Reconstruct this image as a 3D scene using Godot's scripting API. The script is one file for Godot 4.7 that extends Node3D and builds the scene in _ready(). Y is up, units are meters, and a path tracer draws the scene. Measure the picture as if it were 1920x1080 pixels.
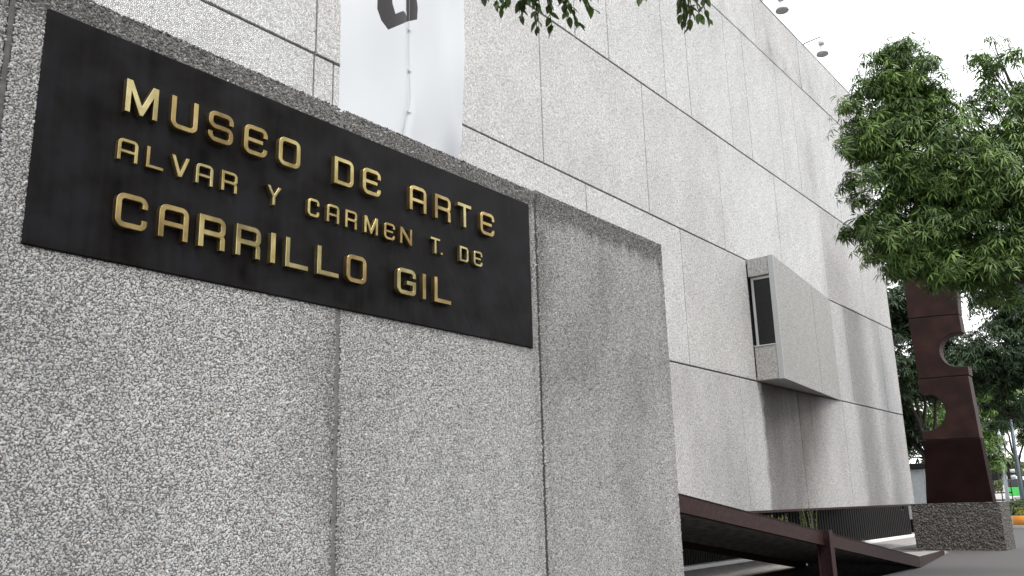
extends Node3D
# Axes: x runs along the museum's street front (away to the right), y is up, the building stands towards -z. The eye is at (0, 1.6, 0).

var rng := RandomNumberGenerator.new()
var M := {}
var used := {}

# ---------------------------------------------------------------- naming
func numbered(called: String) -> String:
	if not used.has(called):
		used[called] = 0
		return called
	used[called] += 1
	return "%s_%03d" % [called, used[called]]

func tag(o: Node, label: String, category: String, group := "") -> void:
	o.set_meta("label", label)
	o.set_meta("category", category)
	if group != "":
		o.set_meta("group", group)

func thing(called: String, label: String, category: String, at := Vector3.ZERO, group := "") -> Node3D:
	var o := Node3D.new()
	o.name = numbered(called)
	add_child(o)
	o.position = at
	tag(o, label, category, group)
	return o

func child_name(parent: Node, called: String) -> String:
	var n := called
	var k := 0
	while parent.has_node(NodePath(n)):
		k += 1
		n = "%s_%03d" % [called, k]
	return n

func put(called: String, st: SurfaceTool, m: Material, parent: Node3D = null) -> MeshInstance3D:
	st.generate_normals()
	var o := MeshInstance3D.new()
	o.mesh = st.commit()
	o.material_override = m
	return place(called, o, parent)

func place(called: String, o: Node3D, parent: Node3D = null) -> Node3D:
	if parent == null:
		o.name = numbered(called)
		add_child(o)
	else:
		o.name = child_name(parent, called)
		parent.add_child(o, true)
		# every shape is made in world places: shift it back under a parent that stands elsewhere
		var off := Vector3.ZERO
		var p: Node = parent
		while p != self and p is Node3D:
			off += p.position
			p = p.get_parent()
		o.position -= off
	return o

func struct(called: String, st: SurfaceTool, m: Material) -> MeshInstance3D:
	var o := put(called, st, m)
	o.set_meta("kind", "structure")
	return o

# ---------------------------------------------------------------- shapes
func begin(smooth := false) -> SurfaceTool:
	var st := SurfaceTool.new()
	st.begin(Mesh.PRIMITIVE_TRIANGLES)
	st.set_smooth_group(0 if smooth else -1)
	return st

func tri(st: SurfaceTool, a: Vector3, b: Vector3, c: Vector3, mid: Vector3) -> void:
	# clockwise seen from outside; mid lies inside
	if (c - a).cross(b - a).dot((a + b + c) / 3.0 - mid) < 0.0:
		var t := b
		b = c
		c = t
	for v in [a, b, c]:
		st.set_uv(Vector2(v.x - v.z, -v.y))
		st.add_vertex(v)

func quad(st: SurfaceTool, a: Vector3, b: Vector3, c: Vector3, d: Vector3, mid: Vector3) -> void:
	tri(st, a, b, c, mid)
	tri(st, a, c, d, mid)

# any convex hexahedron from eight corners, bottom ring then top ring
func hexa(st: SurfaceTool, p: Array) -> void:
	var mid := Vector3.ZERO
	for v in p:
		mid += v / 8.0
	quad(st, p[0], p[1], p[2], p[3], mid)
	quad(st, p[4], p[5], p[6], p[7], mid)
	for k in 4:
		var n := (k + 1) % 4
		quad(st, p[k], p[n], p[n + 4], p[k + 4], mid)

# box between two corners with chamfered edges
func box(st: SurfaceTool, lo: Vector3, hi: Vector3, cham := 0.0, turn := Basis.IDENTITY) -> void:
	var mid := (lo + hi) / 2.0
	var h := (hi - lo).abs() / 2.0
	var c := minf(cham, minf(h.x, minf(h.y, h.z)) * 0.9)
	var at := func(sx: float, sy: float, sz: float, axis: int) -> Vector3:
		var v := Vector3(sx * h.x, sy * h.y, sz * h.z)
		for k in 3:
			if k != axis:
				v[k] -= signf(v[k]) * c
		return mid + turn * v
	for axis in 3:
		for s in [-1.0, 1.0]:
			var q := []
			for uv in [[-1.0, -1.0], [1.0, -1.0], [1.0, 1.0], [-1.0, 1.0]]:
				var sgn := Vector3.ZERO
				sgn[axis] = s
				sgn[(axis + 1) % 3] = uv[0]
				sgn[(axis + 2) % 3] = uv[1]
				q.append(at.call(sgn.x, sgn.y, sgn.z, axis))
			quad(st, q[0], q[1], q[2], q[3], mid)
	if c <= 0.0:
		return
	for axis in 3:
		var a := (axis + 1) % 3
		var b := (axis + 2) % 3
		for sa in [-1.0, 1.0]:
			for sb in [-1.0, 1.0]:
				var q := []
				for k in [[-1.0, a], [1.0, a], [1.0, b], [-1.0, b]]:
					var sgn := Vector3.ZERO
					sgn[axis] = k[0]
					sgn[a] = sa
					sgn[b] = sb
					q.append(at.call(sgn.x, sgn.y, sgn.z, k[1]))
				quad(st, q[0], q[1], q[2], q[3], mid)
	for sx in [-1.0, 1.0]:
		for sy in [-1.0, 1.0]:
			for sz in [-1.0, 1.0]:
				tri(st, at.call(sx, sy, sz, 0), at.call(sx, sy, sz, 1), at.call(sx, sy, sz, 2), mid)

func tube(st: SurfaceTool, pts: Array, radii: Array, sides := 8) -> void:
	var rings := []
	for i in pts.size():
		var dir: Vector3 = (pts[mini(i + 1, pts.size() - 1)] - pts[maxi(i - 1, 0)]).normalized()
		var side := dir.cross(Vector3(0.31, 0.2, 0.93)).normalized()
		var up := side.cross(dir)
		var ring := []
		for k in sides:
			var a := TAU * k / sides
			ring.append(pts[i] + (side * cos(a) + up * sin(a)) * radii[i])
		rings.append(ring)
	for i in pts.size() - 1:
		var mid: Vector3 = (pts[i] + pts[i + 1]) / 2.0
		for k in sides:
			var n := (k + 1) % sides
			quad(st, rings[i][k], rings[i][n], rings[i + 1][n], rings[i + 1][k], mid)
	for e in [0, pts.size() - 1]:
		var inside: Vector3 = pts[1] if e == 0 else pts[pts.size() - 2]
		for k in sides:
			tri(st, pts[e], rings[e][k], rings[e][(k + 1) % sides], inside)

func cyl(st: SurfaceTool, a: Vector3, b: Vector3, r0: float, r1: float, sides := 14) -> void:
	tube(st, [a, b], [r0, r1], sides)

# polygon (x to the right, y up, seen from the front) pushed back by depth; o, ax, ay, az place it; bevel rounds the front edge
func extrude(st: SurfaceTool, pts: PackedVector2Array, depth: float, o: Vector3, ax: Vector3, ay: Vector3, az: Vector3, bevel := 0.0) -> void:
	var p := pts.duplicate()
	if Geometry2D.is_polygon_clockwise(p):
		p.reverse()
	var n := p.size()
	var inner := PackedVector2Array()
	for i in n:
		var a := p[(i + n - 1) % n]
		var b := p[i]
		var c := p[(i + 1) % n]
		var d0 := (b - a).normalized()
		var d1 := (c - b).normalized()
		var n0 := Vector2(-d0.y, d0.x)
		var n1 := Vector2(-d1.y, d1.x)
		var m := (n0 + n1).normalized()
		inner.append(b + m * bevel / maxf(0.4, m.dot(n0)))
	var w := func(v: Vector2, z: float) -> Vector3: return o + ax * v.x + ay * v.y + az * z
	var idx := Geometry2D.triangulate_polygon(inner)
	for k in range(0, idx.size(), 3):
		for f in [[0.0, inner, 1.0], [-depth, p, -1.0]]:
			var a: Vector3 = w.call(f[1][idx[k]], f[0])
			var b: Vector3 = w.call(f[1][idx[k + 1]], f[0])
			var c: Vector3 = w.call(f[1][idx[k + 2]], f[0])
			tri(st, a, b, c, (a + b + c) / 3.0 - az * f[2])
	for i in n:
		var j := (i + 1) % n
		var dir := (p[j] - p[i]).normalized()
		var out := ax * dir.y - ay * dir.x
		var e0: Vector3 = w.call(p[i], -bevel)
		var e1: Vector3 = w.call(p[j], -bevel)
		quad(st, e0, e1, w.call(p[j], -depth), w.call(p[i], -depth), (e0 + e1) / 2.0 - out - az * depth * 0.5)
		if bevel > 0.0:
			quad(st, w.call(inner[i], 0.0), w.call(inner[j], 0.0), e1, e0, (e0 + e1) / 2.0 - out - az * 0.5)

# a bar of width t with bevelled front swept along a flat path
func ribbon(st: SurfaceTool, path: Array, t: float, depth: float, o: Vector3, closed := false, bevel := 0.0015) -> void:
	var n := path.size()
	var prof := [[-t / 2, -depth], [-t / 2, -bevel], [-t / 2 + bevel, 0.0], [t / 2 - bevel, 0.0], [t / 2, -bevel], [t / 2, -depth]]
	var rings := []
	for i in n:
		var a: Vector2 = path[(i + n - 1) % n] if closed or i > 0 else path[i]
		var b: Vector2 = path[i]
		var c: Vector2 = path[(i + 1) % n] if closed or i < n - 1 else path[i]
		var d0 := (b - a).normalized() if a != b else (c - b).normalized()
		var d1 := (c - b).normalized() if c != b else d0
		var n0 := Vector2(-d0.y, d0.x)
		var m := (n0 + Vector2(-d1.y, d1.x)).normalized()
		m /= maxf(0.35, m.dot(n0))
		var ring := []
		for q in prof:
			var v: Vector2 = b + m * q[0]
			ring.append(o + Vector3(v.x, v.y, q[1]))
		rings.append(ring)
	for i in (n if closed else n - 1):
		var j := (i + 1) % n
		var mid := Vector3.ZERO
		for k in 6:
			mid += (rings[i][k] + rings[j][k]) / 12.0
		for k in 5:
			quad(st, rings[i][k], rings[i][k + 1], rings[j][k + 1], rings[j][k], mid)
	if not closed:
		for e in [[0, 1], [n - 1, n - 2]]:
			var r: Array = rings[e[0]]
			var mid: Vector3 = (rings[e[1]][0] + rings[e[1]][5]) / 2.0
			for k in range(1, 5):
				tri(st, r[0], r[k], r[k + 1], mid)

# ---------------------------------------------------------------- materials
func lin(r: float, g: float, b: float) -> Color:
	return Color(r, g, b).linear_to_srgb()

func mat(c: Color, rough := 0.8, metal := 0.0, spec := 0.5) -> StandardMaterial3D:
	var m := StandardMaterial3D.new()
	m.albedo_color = c
	m.roughness = rough
	m.metallic = metal
	m.metallic_specular = spec
	m.cull_mode = BaseMaterial3D.CULL_DISABLED
	return m

func noise_img(size: int, freq: float, sd: int, octaves := 4, kind := FastNoiseLite.TYPE_SIMPLEX_SMOOTH, ret := -1) -> Image:
	var n := FastNoiseLite.new()
	n.seed = sd
	n.noise_type = kind
	n.frequency = freq
	n.fractal_type = FastNoiseLite.FRACTAL_FBM if octaves > 1 else FastNoiseLite.FRACTAL_NONE
	n.fractal_octaves = octaves
	if ret >= 0:
		n.cellular_return_type = ret
		n.cellular_jitter = 0.95
		n.cellular_distance_function = FastNoiseLite.DISTANCE_EUCLIDEAN
	var im := n.get_seamless_image(size, size, false, false, 0.12, true)
	im.convert(Image.FORMAT_L8)
	return im

func ramp(im: Image, stops: Array) -> ImageTexture:
	# stops: [place 0..1, linear colour]
	var lut := PackedByteArray()
	for k in 256:
		var x := k / 255.0
		var c: Color = stops[0][1]
		for i in stops.size() - 1:
			if x >= stops[i][0]:
				c = stops[i][1].lerp(stops[i + 1][1], clampf((x - stops[i][0]) / (stops[i + 1][0] - stops[i][0]), 0.0, 1.0))
		c = c.linear_to_srgb()
		lut.append_array([c.r8, c.g8, c.b8])
	var src := im.get_data()
	var out := PackedByteArray()
	out.resize(src.size() * 3)
	for i in src.size():
		var q := src[i] * 3
		out[i * 3] = lut[q]
		out[i * 3 + 1] = lut[q + 1]
		out[i * 3 + 2] = lut[q + 2]
	var t := Image.create_from_data(im.get_width(), im.get_height(), false, Image.FORMAT_RGB8, out)
	t.generate_mipmaps()
	return ImageTexture.create_from_image(t)

func mottled(sd: int, freq: float, metres: float, stops: Array, rough := 0.85, bump := 0.0, metal := 0.0, size := 512) -> StandardMaterial3D:
	var im := noise_img(size, freq, sd, 5)
	var m := mat(Color.WHITE, rough, metal)
	m.albedo_texture = ramp(im, stops)
	m.uv1_triplanar = true
	m.uv1_world_triplanar = true
	m.uv1_scale = Vector3.ONE / metres
	if bump > 0.0:
		m.heightmap_enabled = true
		m.heightmap_texture = ImageTexture.create_from_image(im)
		m.heightmap_scale = bump
	return m

func C(r: float, g: float, b: float) -> Color:
	return Color(r, g, b)

# stone chips set in mortar, repeating without a seam: [colour picture, height picture]
func chip_images(size: int, cells: int, sd: int, mortar: Color, dark: Color, light: Color) -> Array:
	var r := RandomNumberGenerator.new()
	r.seed = sd
	var px := PackedFloat32Array()
	var py := PackedFloat32Array()
	var tone_of := PackedByteArray()
	for k in cells * cells:
		px.append(r.randf_range(0.05, 0.95))
		py.append(r.randf_range(0.05, 0.95))
		tone_of.append(r.randi() % 256)
	var edge := PackedByteArray()
	var cell := PackedByteArray()
	edge.resize(size * size)
	cell.resize(size * size)
	var per := float(cells) / size
	for j in size:
		var y := j * per
		var cy := int(y)
		for i in size:
			var x := i * per
			var cx := int(x)
			var d1 := 9.0
			var d2 := 9.0
			var who := 0
			for oy in range(-1, 2):
				var wy := posmod(cy + oy, cells) * cells
				var by := cy + oy - y
				for ox in range(-1, 2):
					var id := wy + posmod(cx + ox, cells)
					var dx := cx + ox + px[id] - x
					var dy := by + py[id]
					var d := dx * dx + dy * dy
					if d < d1:
						d2 = d1
						d1 = d
						who = id
					elif d < d2:
						d2 = d
			var at := j * size + i
			edge[at] = int(minf(1.0, sqrt(d2) - sqrt(d1)) * 255.0)
			cell[at] = tone_of[who]
	var fine := noise_img(size, 0.2, sd + 5, 3).get_data()
	var lut := []
	for e in 64:
		for c in 64:
			var x := smoothstep(0.05, 0.24, e / 63.0)
			var tone := dark.lerp(light, pow(c / 63.0, 0.8))
			var q := mortar.lerp(tone, x).linear_to_srgb()
			lut.append([q.r8, q.g8, q.b8, int(255.0 * clampf(x * (0.62 + 0.38 * c / 63.0), 0, 1))])
	var out := PackedByteArray()
	out.resize(edge.size() * 3)
	var hgt := PackedByteArray()
	hgt.resize(edge.size())
	for i in edge.size():
		var q: Array = lut[(edge[i] >> 2) * 64 + (cell[i] >> 2)]
		var f := fine[i] * 0.0012 + 0.84
		out[i * 3] = mini(255, int(q[0] * f))
		out[i * 3 + 1] = mini(255, int(q[1] * f))
		out[i * 3 + 2] = mini(255, int(q[2] * f))
		hgt[i] = q[3]
	return [Image.create_from_data(size, size, false, Image.FORMAT_RGB8, out), Image.create_from_data(size, size, false, Image.FORMAT_L8, hgt)]

func chip_material(size: int, cells: int, metres: float, sd: int, mortar: Color, dark: Color, light: Color, relief: float) -> StandardMaterial3D:
	var im := chip_images(size, cells, sd, mortar, dark, light)
	var m := mat(Color.WHITE, 0.85, 0.0, 0.4)
	m.albedo_texture = ImageTexture.create_from_image(im[0])
	m.heightmap_enabled = true
	m.heightmap_texture = ImageTexture.create_from_image(im[1])
	m.heightmap_scale = relief
	m.uv1_scale = Vector3.ONE / metres
	return m

# rain streaks, dust, run-off below the bay and painted shade on the street front
func stain_and_shade_texture() -> ImageTexture:
	var w := 1024
	var h := 460
	var n := FastNoiseLite.new()
	n.seed = 11
	n.fractal_octaves = 4
	n.frequency = 1.0
	var out := PackedByteArray()
	out.resize(w * h * 3)
	for j in h:
		var y := 17.1 * (1.0 - (j + 0.5) / h)
		for i in w:
			var s := -6.5 + 42.0 * (i + 0.5) / w
			var streak := n.get_noise_2d(s * 1.7, y * 0.12)
			var blot := n.get_noise_2d(s * 0.45 + 40.0, y * 0.4)
			var v := 0.95 + 0.045 * streak + 0.09 * blot
			var brown := 0.0
			if y < 4.7:      # run-off under the bay, with the bay's shadow painted in
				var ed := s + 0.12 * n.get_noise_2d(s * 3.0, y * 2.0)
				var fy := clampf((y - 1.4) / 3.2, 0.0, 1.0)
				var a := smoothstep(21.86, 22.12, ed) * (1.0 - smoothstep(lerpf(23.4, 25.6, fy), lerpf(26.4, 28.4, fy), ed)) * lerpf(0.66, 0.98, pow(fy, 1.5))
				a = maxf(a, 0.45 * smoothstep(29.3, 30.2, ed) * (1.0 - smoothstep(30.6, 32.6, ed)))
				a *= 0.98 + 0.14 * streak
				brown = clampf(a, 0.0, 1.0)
				v -= 0.10  # lowest row darkened all over: tree shade put into the colour
			elif y < 7.9 and s > 28.0:
				brown = 0.40 * smoothstep(29.0, 29.8, s) * (1.0 - smoothstep(30.4, 32.4, s)) + 0.12
			elif y < 11.0 and s > 27.0:
				brown = 0.30 * smoothstep(27.5, 28.6, s) * (1.0 - smoothstep(29.0, 31.5, s)) * (1.0 - smoothstep(9.0, 11.0, y) * 0.6)
			if y > 11.0 and y < 15.1:
				brown += 0.22 * exp(-pow((s - 27.9) / 0.5, 2.0) - pow((y - 12.2) / 1.2, 2.0))
			if y > 15.0:
				brown += 0.25 * clampf(n.get_noise_2d(s * 0.8 + 9.0, y * 0.5) + 0.25, 0.0, 1.0) * (1.0 - smoothstep(15.2, 16.6, y))
			# dust that runs from under each floor's joint
			for jy in [7.86, 11.03, 15.1]:
				if y < jy and y > jy - 0.9:
					brown += 0.10 * (1.0 - (jy - y) / 0.9) * clampf(streak + 0.5, 0.0, 1.0)
			var c := C(v, v, v).lerp(C(0.115, 0.097, 0.088), clampf(brown, 0.0, 0.95))
			c = c.linear_to_srgb()
			var k := (j * w + i) * 3
			out[k] = c.r8
			out[k + 1] = c.g8
			out[k + 2] = c.b8
	return ImageTexture.create_from_image(Image.create_from_data(w, h, false, Image.FORMAT_RGB8, out))

func make_materials() -> void:
	var f := chip_material(768, 72, 1.65, 3, C(0.17, 0.169, 0.166), C(0.46, 0.461, 0.462), C(0.92, 0.925, 0.93), 0.8)
	f.detail_enabled = true
	f.detail_albedo = stain_and_shade_texture()
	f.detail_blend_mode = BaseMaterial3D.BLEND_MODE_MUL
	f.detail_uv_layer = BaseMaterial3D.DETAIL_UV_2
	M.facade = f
	M.facade_b = f.duplicate()
	M.facade_b.albedo_color = Color(0.975, 0.97, 0.965)
	M.facade_c = f.duplicate()
	M.facade_c.albedo_color = Color(0.985, 0.985, 0.985)
	var b: StandardMaterial3D = f.duplicate()
	b.detail_enabled = false
	b.albedo_color = lin(0.66, 0.65, 0.63)
	b.uv1_triplanar = true
	b.uv1_world_triplanar = true
	M.bay_stone = b
	M.backing = mottled(21, 0.02, 2.0, [[0.0, C(0.07, 0.07, 0.07)], [1.0, C(0.12, 0.12, 0.12)]], 0.95)
	M.joint = mottled(22, 0.03, 0.7, [[0.0, C(0.16, 0.155, 0.15)], [1.0, C(0.28, 0.275, 0.27)]], 0.9)
	M.mortar = mottled(23, 0.05, 0.6, [[0.2, C(0.15, 0.144, 0.136)], [0.8, C(0.25, 0.242, 0.23)]], 0.95, 0.15)
	M.chips = mat(Color.WHITE, 0.62, 0.0, 0.5)
	M.chips.vertex_color_use_as_albedo = true
	M.smooth_stone = mottled(24, 0.05, 0.9, [[0.0, C(0.27, 0.28, 0.28)], [1.0, C(0.40, 0.41, 0.42)]], 0.85, 0.1)
	M.steel = mottled(25, 0.02, 1.4, [[0.2, C(0.022, 0.0105, 0.0098)], [0.55, C(0.030, 0.0145, 0.0135)], [0.85, C(0.039, 0.019, 0.0165)]], 0.62, 0.05)
	M.steel.metallic_specular = 0.28
	M.corten = mottled(26, 0.006, 3.1, [[0.15, C(0.015, 0.0075, 0.0068)], [0.45, C(0.022, 0.0098, 0.0085)], [0.7, C(0.029, 0.0125, 0.0102)], [1.0, C(0.042, 0.0195, 0.0145)]], 0.62, 0.05)
	M.corten.metallic_specular = 0.3
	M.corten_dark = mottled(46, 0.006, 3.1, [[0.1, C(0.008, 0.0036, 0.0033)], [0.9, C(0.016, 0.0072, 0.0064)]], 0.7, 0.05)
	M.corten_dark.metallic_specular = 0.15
	M.rough = mottled(31, 0.055, 2.4, [[0.2, C(0.030, 0.027, 0.0245)], [0.5, C(0.068, 0.062, 0.057)], [0.68, C(0.12, 0.11, 0.10)], [0.9, C(0.22, 0.207, 0.19)]], 0.9, 6.0)
	M.concrete = mottled(27, 0.02, 2.6, [[0.1, C(0.17, 0.157, 0.15)], [0.6, C(0.26, 0.24, 0.23)], [1.0, C(0.36, 0.335, 0.32)]], 0.9, 0.2)
	M.underside = mottled(28, 0.012, 1.6, [[0.2, C(0.10, 0.09, 0.08)], [0.7, C(0.26, 0.245, 0.225)]], 0.95, 1.2)
	M.white_kerb = mottled(29, 0.05, 1.2, [[0.0, C(0.55, 0.56, 0.56)], [1.0, C(0.75, 0.76, 0.76)]], 0.85)
	M.pit = mottled(33, 0.03, 2.0, [[0.0, C(0.02, 0.02, 0.02)], [1.0, C(0.05, 0.05, 0.05)]], 0.95)
	M.asphalt = mottled(34, 0.06, 1.8, [[0.1, C(0.052, 0.050, 0.050)], [0.6, C(0.068, 0.066, 0.066)], [1.0, C(0.09, 0.088, 0.087)]], 0.9, 0.12)
	M.ground = mottled(35, 0.04, 4.0, [[0.1, C(0.10, 0.10, 0.095)], [1.0, C(0.16, 0.155, 0.15)]], 0.95)
	M.road = mottled(36, 0.05, 3.0, [[0.1, C(0.16, 0.16, 0.165)], [1.0, C(0.23, 0.23, 0.235)]], 0.9)
	M.louver = mat(lin(0.0045, 0.0038, 0.0035), 0.6, 0.0, 0.2)
	M.glass_dark = mat(lin(0.006, 0.006, 0.008), 0.06, 0.0, 0.5)
	M.alu = mat(lin(0.62, 0.64, 0.66), 0.38, 0.7)
	M.grey_paint = mottled(37, 0.02, 3.0, [[0.0, C(0.24, 0.26, 0.28)], [1.0, C(0.32, 0.34, 0.36)]], 0.7)
	M.dark_paint = mat(lin(0.012, 0.012, 0.013), 0.6, 0.0, 0.3)
	M.lamp = mat(lin(0.42, 0.44, 0.45), 0.4, 0.0)
	M.lamp_glass = mat(lin(0.30, 0.30, 0.28), 0.3, 0.0)
	M.bark = mottled(38, 0.05, 0.5, [[0.1, C(0.025, 0.02, 0.016)], [0.9, C(0.09, 0.075, 0.06)]], 0.95, 1.0)
	M.leaf = mat(Color.WHITE, 0.5, 0.0, 0.45)
	M.leaf.vertex_color_use_as_albedo = true
	M.leaf.backlight_enabled = true
	M.leaf.backlight = Color(0.5, 0.6, 0.25)
	M.near_leaf = mat(lin(0.042, 0.078, 0.018), 0.45, 0.0, 0.4)
	M.near_leaf.backlight_enabled = true
	M.near_leaf.backlight = Color(0.25, 0.32, 0.1)
	M.near_leaf_b = M.near_leaf.duplicate()
	M.near_leaf_b.albedo_color = lin(0.016, 0.03, 0.009)
	M.weed = mat(lin(0.055, 0.07, 0.024), 0.6)
	M.weed.backlight_enabled = true
	M.weed.backlight = Color(0.4, 0.45, 0.15)
	M.pole = mat(lin(0.42, 0.47, 0.5), 0.45, 0.3)
	M.pole_dark = mat(lin(0.12, 0.16, 0.19), 0.5, 0.3)

# the bronze plate: dark patina with vertical run marks and slanting scratches
func plate_material() -> StandardMaterial3D:
	var w := 1024
	var h := 320
	var n := FastNoiseLite.new()
	n.seed = 77
	n.fractal_octaves = 5
	n.frequency = 1.0
	var im := Image.create(w, h, false, Image.FORMAT_RGB8)
	var rg := Image.create(w, h, false, Image.FORMAT_L8)
	for j in h:
		for i in w:
			var x := 2.44 * i / w
			var y := 0.755 * j / h
			var cloud := n.get_noise_2d(x * 3.4, y * 4.2)
			var run := n.get_noise_2d(x * 26.0, y * 1.6 + 9.0)
			var k := smoothstep(1.2, 2.0, x)
			var scr := n.get_noise_2d((x * 0.85 - y * 0.5) * 90.0, (x * 0.5 + y * 0.85) * 3.0)
			var v := 0.012 + 0.017 * cloud + 0.006 * run + 0.012 * k * scr
			var blue := clampf(0.5 + cloud + 0.4 * run, 0.0, 1.0)
			var c := C(v * (1.25 - 0.28 * blue), v, v * (0.90 + 0.28 * blue)).clamp().linear_to_srgb()
			im.set_pixel(i, j, c)
			rg.set_pixel(i, j, Color.from_hsv(0, 0, clampf(0.56 + 0.18 * cloud + 0.14 * run + 0.22 * k * scr, 0.2, 0.95)))
	var m := mat(Color.WHITE, 1.0, 0.0, 0.22)
	m.albedo_texture = ImageTexture.create_from_image(im)
	m.roughness_texture = ImageTexture.create_from_image(rg)
	m.uv1_scale = Vector3(1.0 / 2.44, 1.0 / 0.755, 1)
	m.uv1_offset = Vector3(-(1.065 + 2.57) / 2.44, 3.13 / 0.755, 0)
	return m

# ---------------------------------------------------------------- the scene
func _ready() -> void:
	rng.seed = 20240607
	var cam := Camera3D.new()
	cam.name = "camera"
	add_child(cam)
	cam.transform = Transform3D(Basis(Vector3.UP, 0.6588 - PI / 2.0) * Basis(Vector3.RIGHT, 0.24435) * Basis(Vector3.BACK, -0.027483), Vector3(0, 1.6, 0))
	cam.keep_aspect = Camera3D.KEEP_HEIGHT
	cam.fov = 35.87
	cam.near = 0.05
	cam.far = 1500.0
	cam.current = true

	var we := WorldEnvironment.new()
	we.name = "world_environment"
	var env := Environment.new()
	env.background_mode = Environment.BG_SKY
	var sm := ProceduralSkyMaterial.new()
	sm.sky_top_color = Color(0.93, 0.94, 0.955)
	sm.sky_horizon_color = Color(0.99, 0.985, 0.985)
	sm.sky_curve = 0.2
	sm.ground_bottom_color = Color(0.30, 0.29, 0.28)
	sm.ground_horizon_color = Color(0.42, 0.42, 0.42)
	sm.energy_multiplier = 1.0
	var sky := Sky.new()
	sky.sky_material = sm
	env.sky = sky
	env.tonemap_mode = Environment.TONE_MAPPER_LINEAR
	env.tonemap_exposure = 2.5
	env.sdfgi_enabled = true
	env.ssao_enabled = true
	env.ssil_enabled = true
	we.environment = env
	add_child(we)

	var sun := DirectionalLight3D.new()
	sun.name = "sun"
	sun.light_energy = 0.45
	sun.light_color = Color(1.0, 0.98, 0.95)
	sun.light_angular_distance = 18.0
	sun.shadow_enabled = true
	add_child(sun)
	sun.look_at_from_position(Vector3(-4, 16, 9), Vector3(0, 0, 0))

	make_materials()
	build_ground()
	build_museum()
	build_ramp()
	build_sign_wall()
	build_plaque()
	build_banner()
	build_sculpture()
	build_floodlights()
	build_trees()
	build_street()
	build_weeds()
	build_branches()

# ---------------------------------------------------------------- ground
func rise(s: float) -> float:
	return clampf((s - 60.0) / 50.0, 0.0, 1.0) * 1.24

func sheet(st: SurfaceTool, s0: float, s1: float, z0: float, z1: float, y: float, step := 10.0) -> void:
	var n := maxi(1, int(ceil((s1 - s0) / step)))
	for k in n:
		var a := lerpf(s0, s1, float(k) / n)
		var b := lerpf(s0, s1, float(k + 1) / n)
		quad(st, Vector3(a, y + rise(a), z0), Vector3(b, y + rise(b), z0), Vector3(b, y + rise(b), z1), Vector3(a, y + rise(a), z1), Vector3((a + b) / 2, -50, (z0 + z1) / 2))

func build_ground() -> void:
	var st := begin()
	# one sheet with the ramp's pit left open: x 6..23.3, z -8.8..-6.2
	sheet(st, -400, 6.0, -400, 400, 0.0, 100)
	sheet(st, 6.0, 23.3, -6.2, 400, 0.0)
	sheet(st, 6.0, 23.3, -400, -8.8, 0.0)
	sheet(st, 23.3, 120, -400, 400, 0.0)
	sheet(st, 120, 900, -400, 400, 0.0, 200)
	struct("ground", st, M.ground)
	st = begin()
	sheet(st, -20, 6.0, -8.8, 3.0, 0.004)
	sheet(st, 6.0, 23.3, -6.2, 3.0, 0.004)
	sheet(st, 23.3, 29.0, -6.8, 3.0, 0.004)
	sheet(st, 29.0, 61.0, -9.2, 3.0, 0.004)
	struct("sidewalk", st, M.asphalt)
	st = begin()
	sheet(st, 6.0, 23.3, -11.0, -8.8, 0.006)
	sheet(st, 23.3, 29.0, -11.0, -6.8, 0.006)
	sheet(st, 29.0, 50.0, -13.0, -9.2, 0.006)
	struct("pavement", st, M.concrete)
	st = begin()
	sheet(st, -60, 300, 6.0, 18.0, 0.006, 20)
	sheet(st, 66.0, 118.0, -60, 6.0, 0.008)
	struct("road", st, M.road)
	st = begin()
	box(st, Vector3(61.0, 0.0, -40.0), Vector3(61.2, 0.13, 3.0), 0.015)
	box(st, Vector3(-20.0, 0.0, 3.0), Vector3(61.2, 0.13, 3.18), 0.015)
	struct("kerb", st, M.white_kerb)
	st = begin()
	sheet(st, 61.2, 66.0, -40, 3.0, 0.008)
	struct("gutter_strip", st, M.road)
	# the pit below the ramp
	st = begin()
	quad(st, Vector3(6, -1.5, -8.8), Vector3(23.3, -1.5, -8.8), Vector3(23.3, -1.5, -6.2), Vector3(6, -1.5, -6.2), Vector3(14, -9, -7))
	quad(st, Vector3(6, -1.5, -8.8), Vector3(23.3, -1.5, -8.8), Vector3(23.3, 0, -8.8), Vector3(6, 0, -8.8), Vector3(14, -1, -20))
	quad(st, Vector3(6, -1.5, -6.2), Vector3(23.3, -1.5, -6.2), Vector3(23.3, 0, -6.2), Vector3(6, 0, -6.2), Vector3(14, -1, 20))
	quad(st, Vector3(6, -1.5, -8.8), Vector3(6, -1.5, -6.2), Vector3(6, 0, -6.2), Vector3(6, 0, -8.8), Vector3(-20, -1, -7))
	quad(st, Vector3(23.3, -1.5, -8.8), Vector3(23.3, -1.5, -6.2), Vector3(23.3, 0, -6.2), Vector3(23.3, 0, -8.8), Vector3(50, -1, -7))
	struct("pit", st, M.pit)

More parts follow.
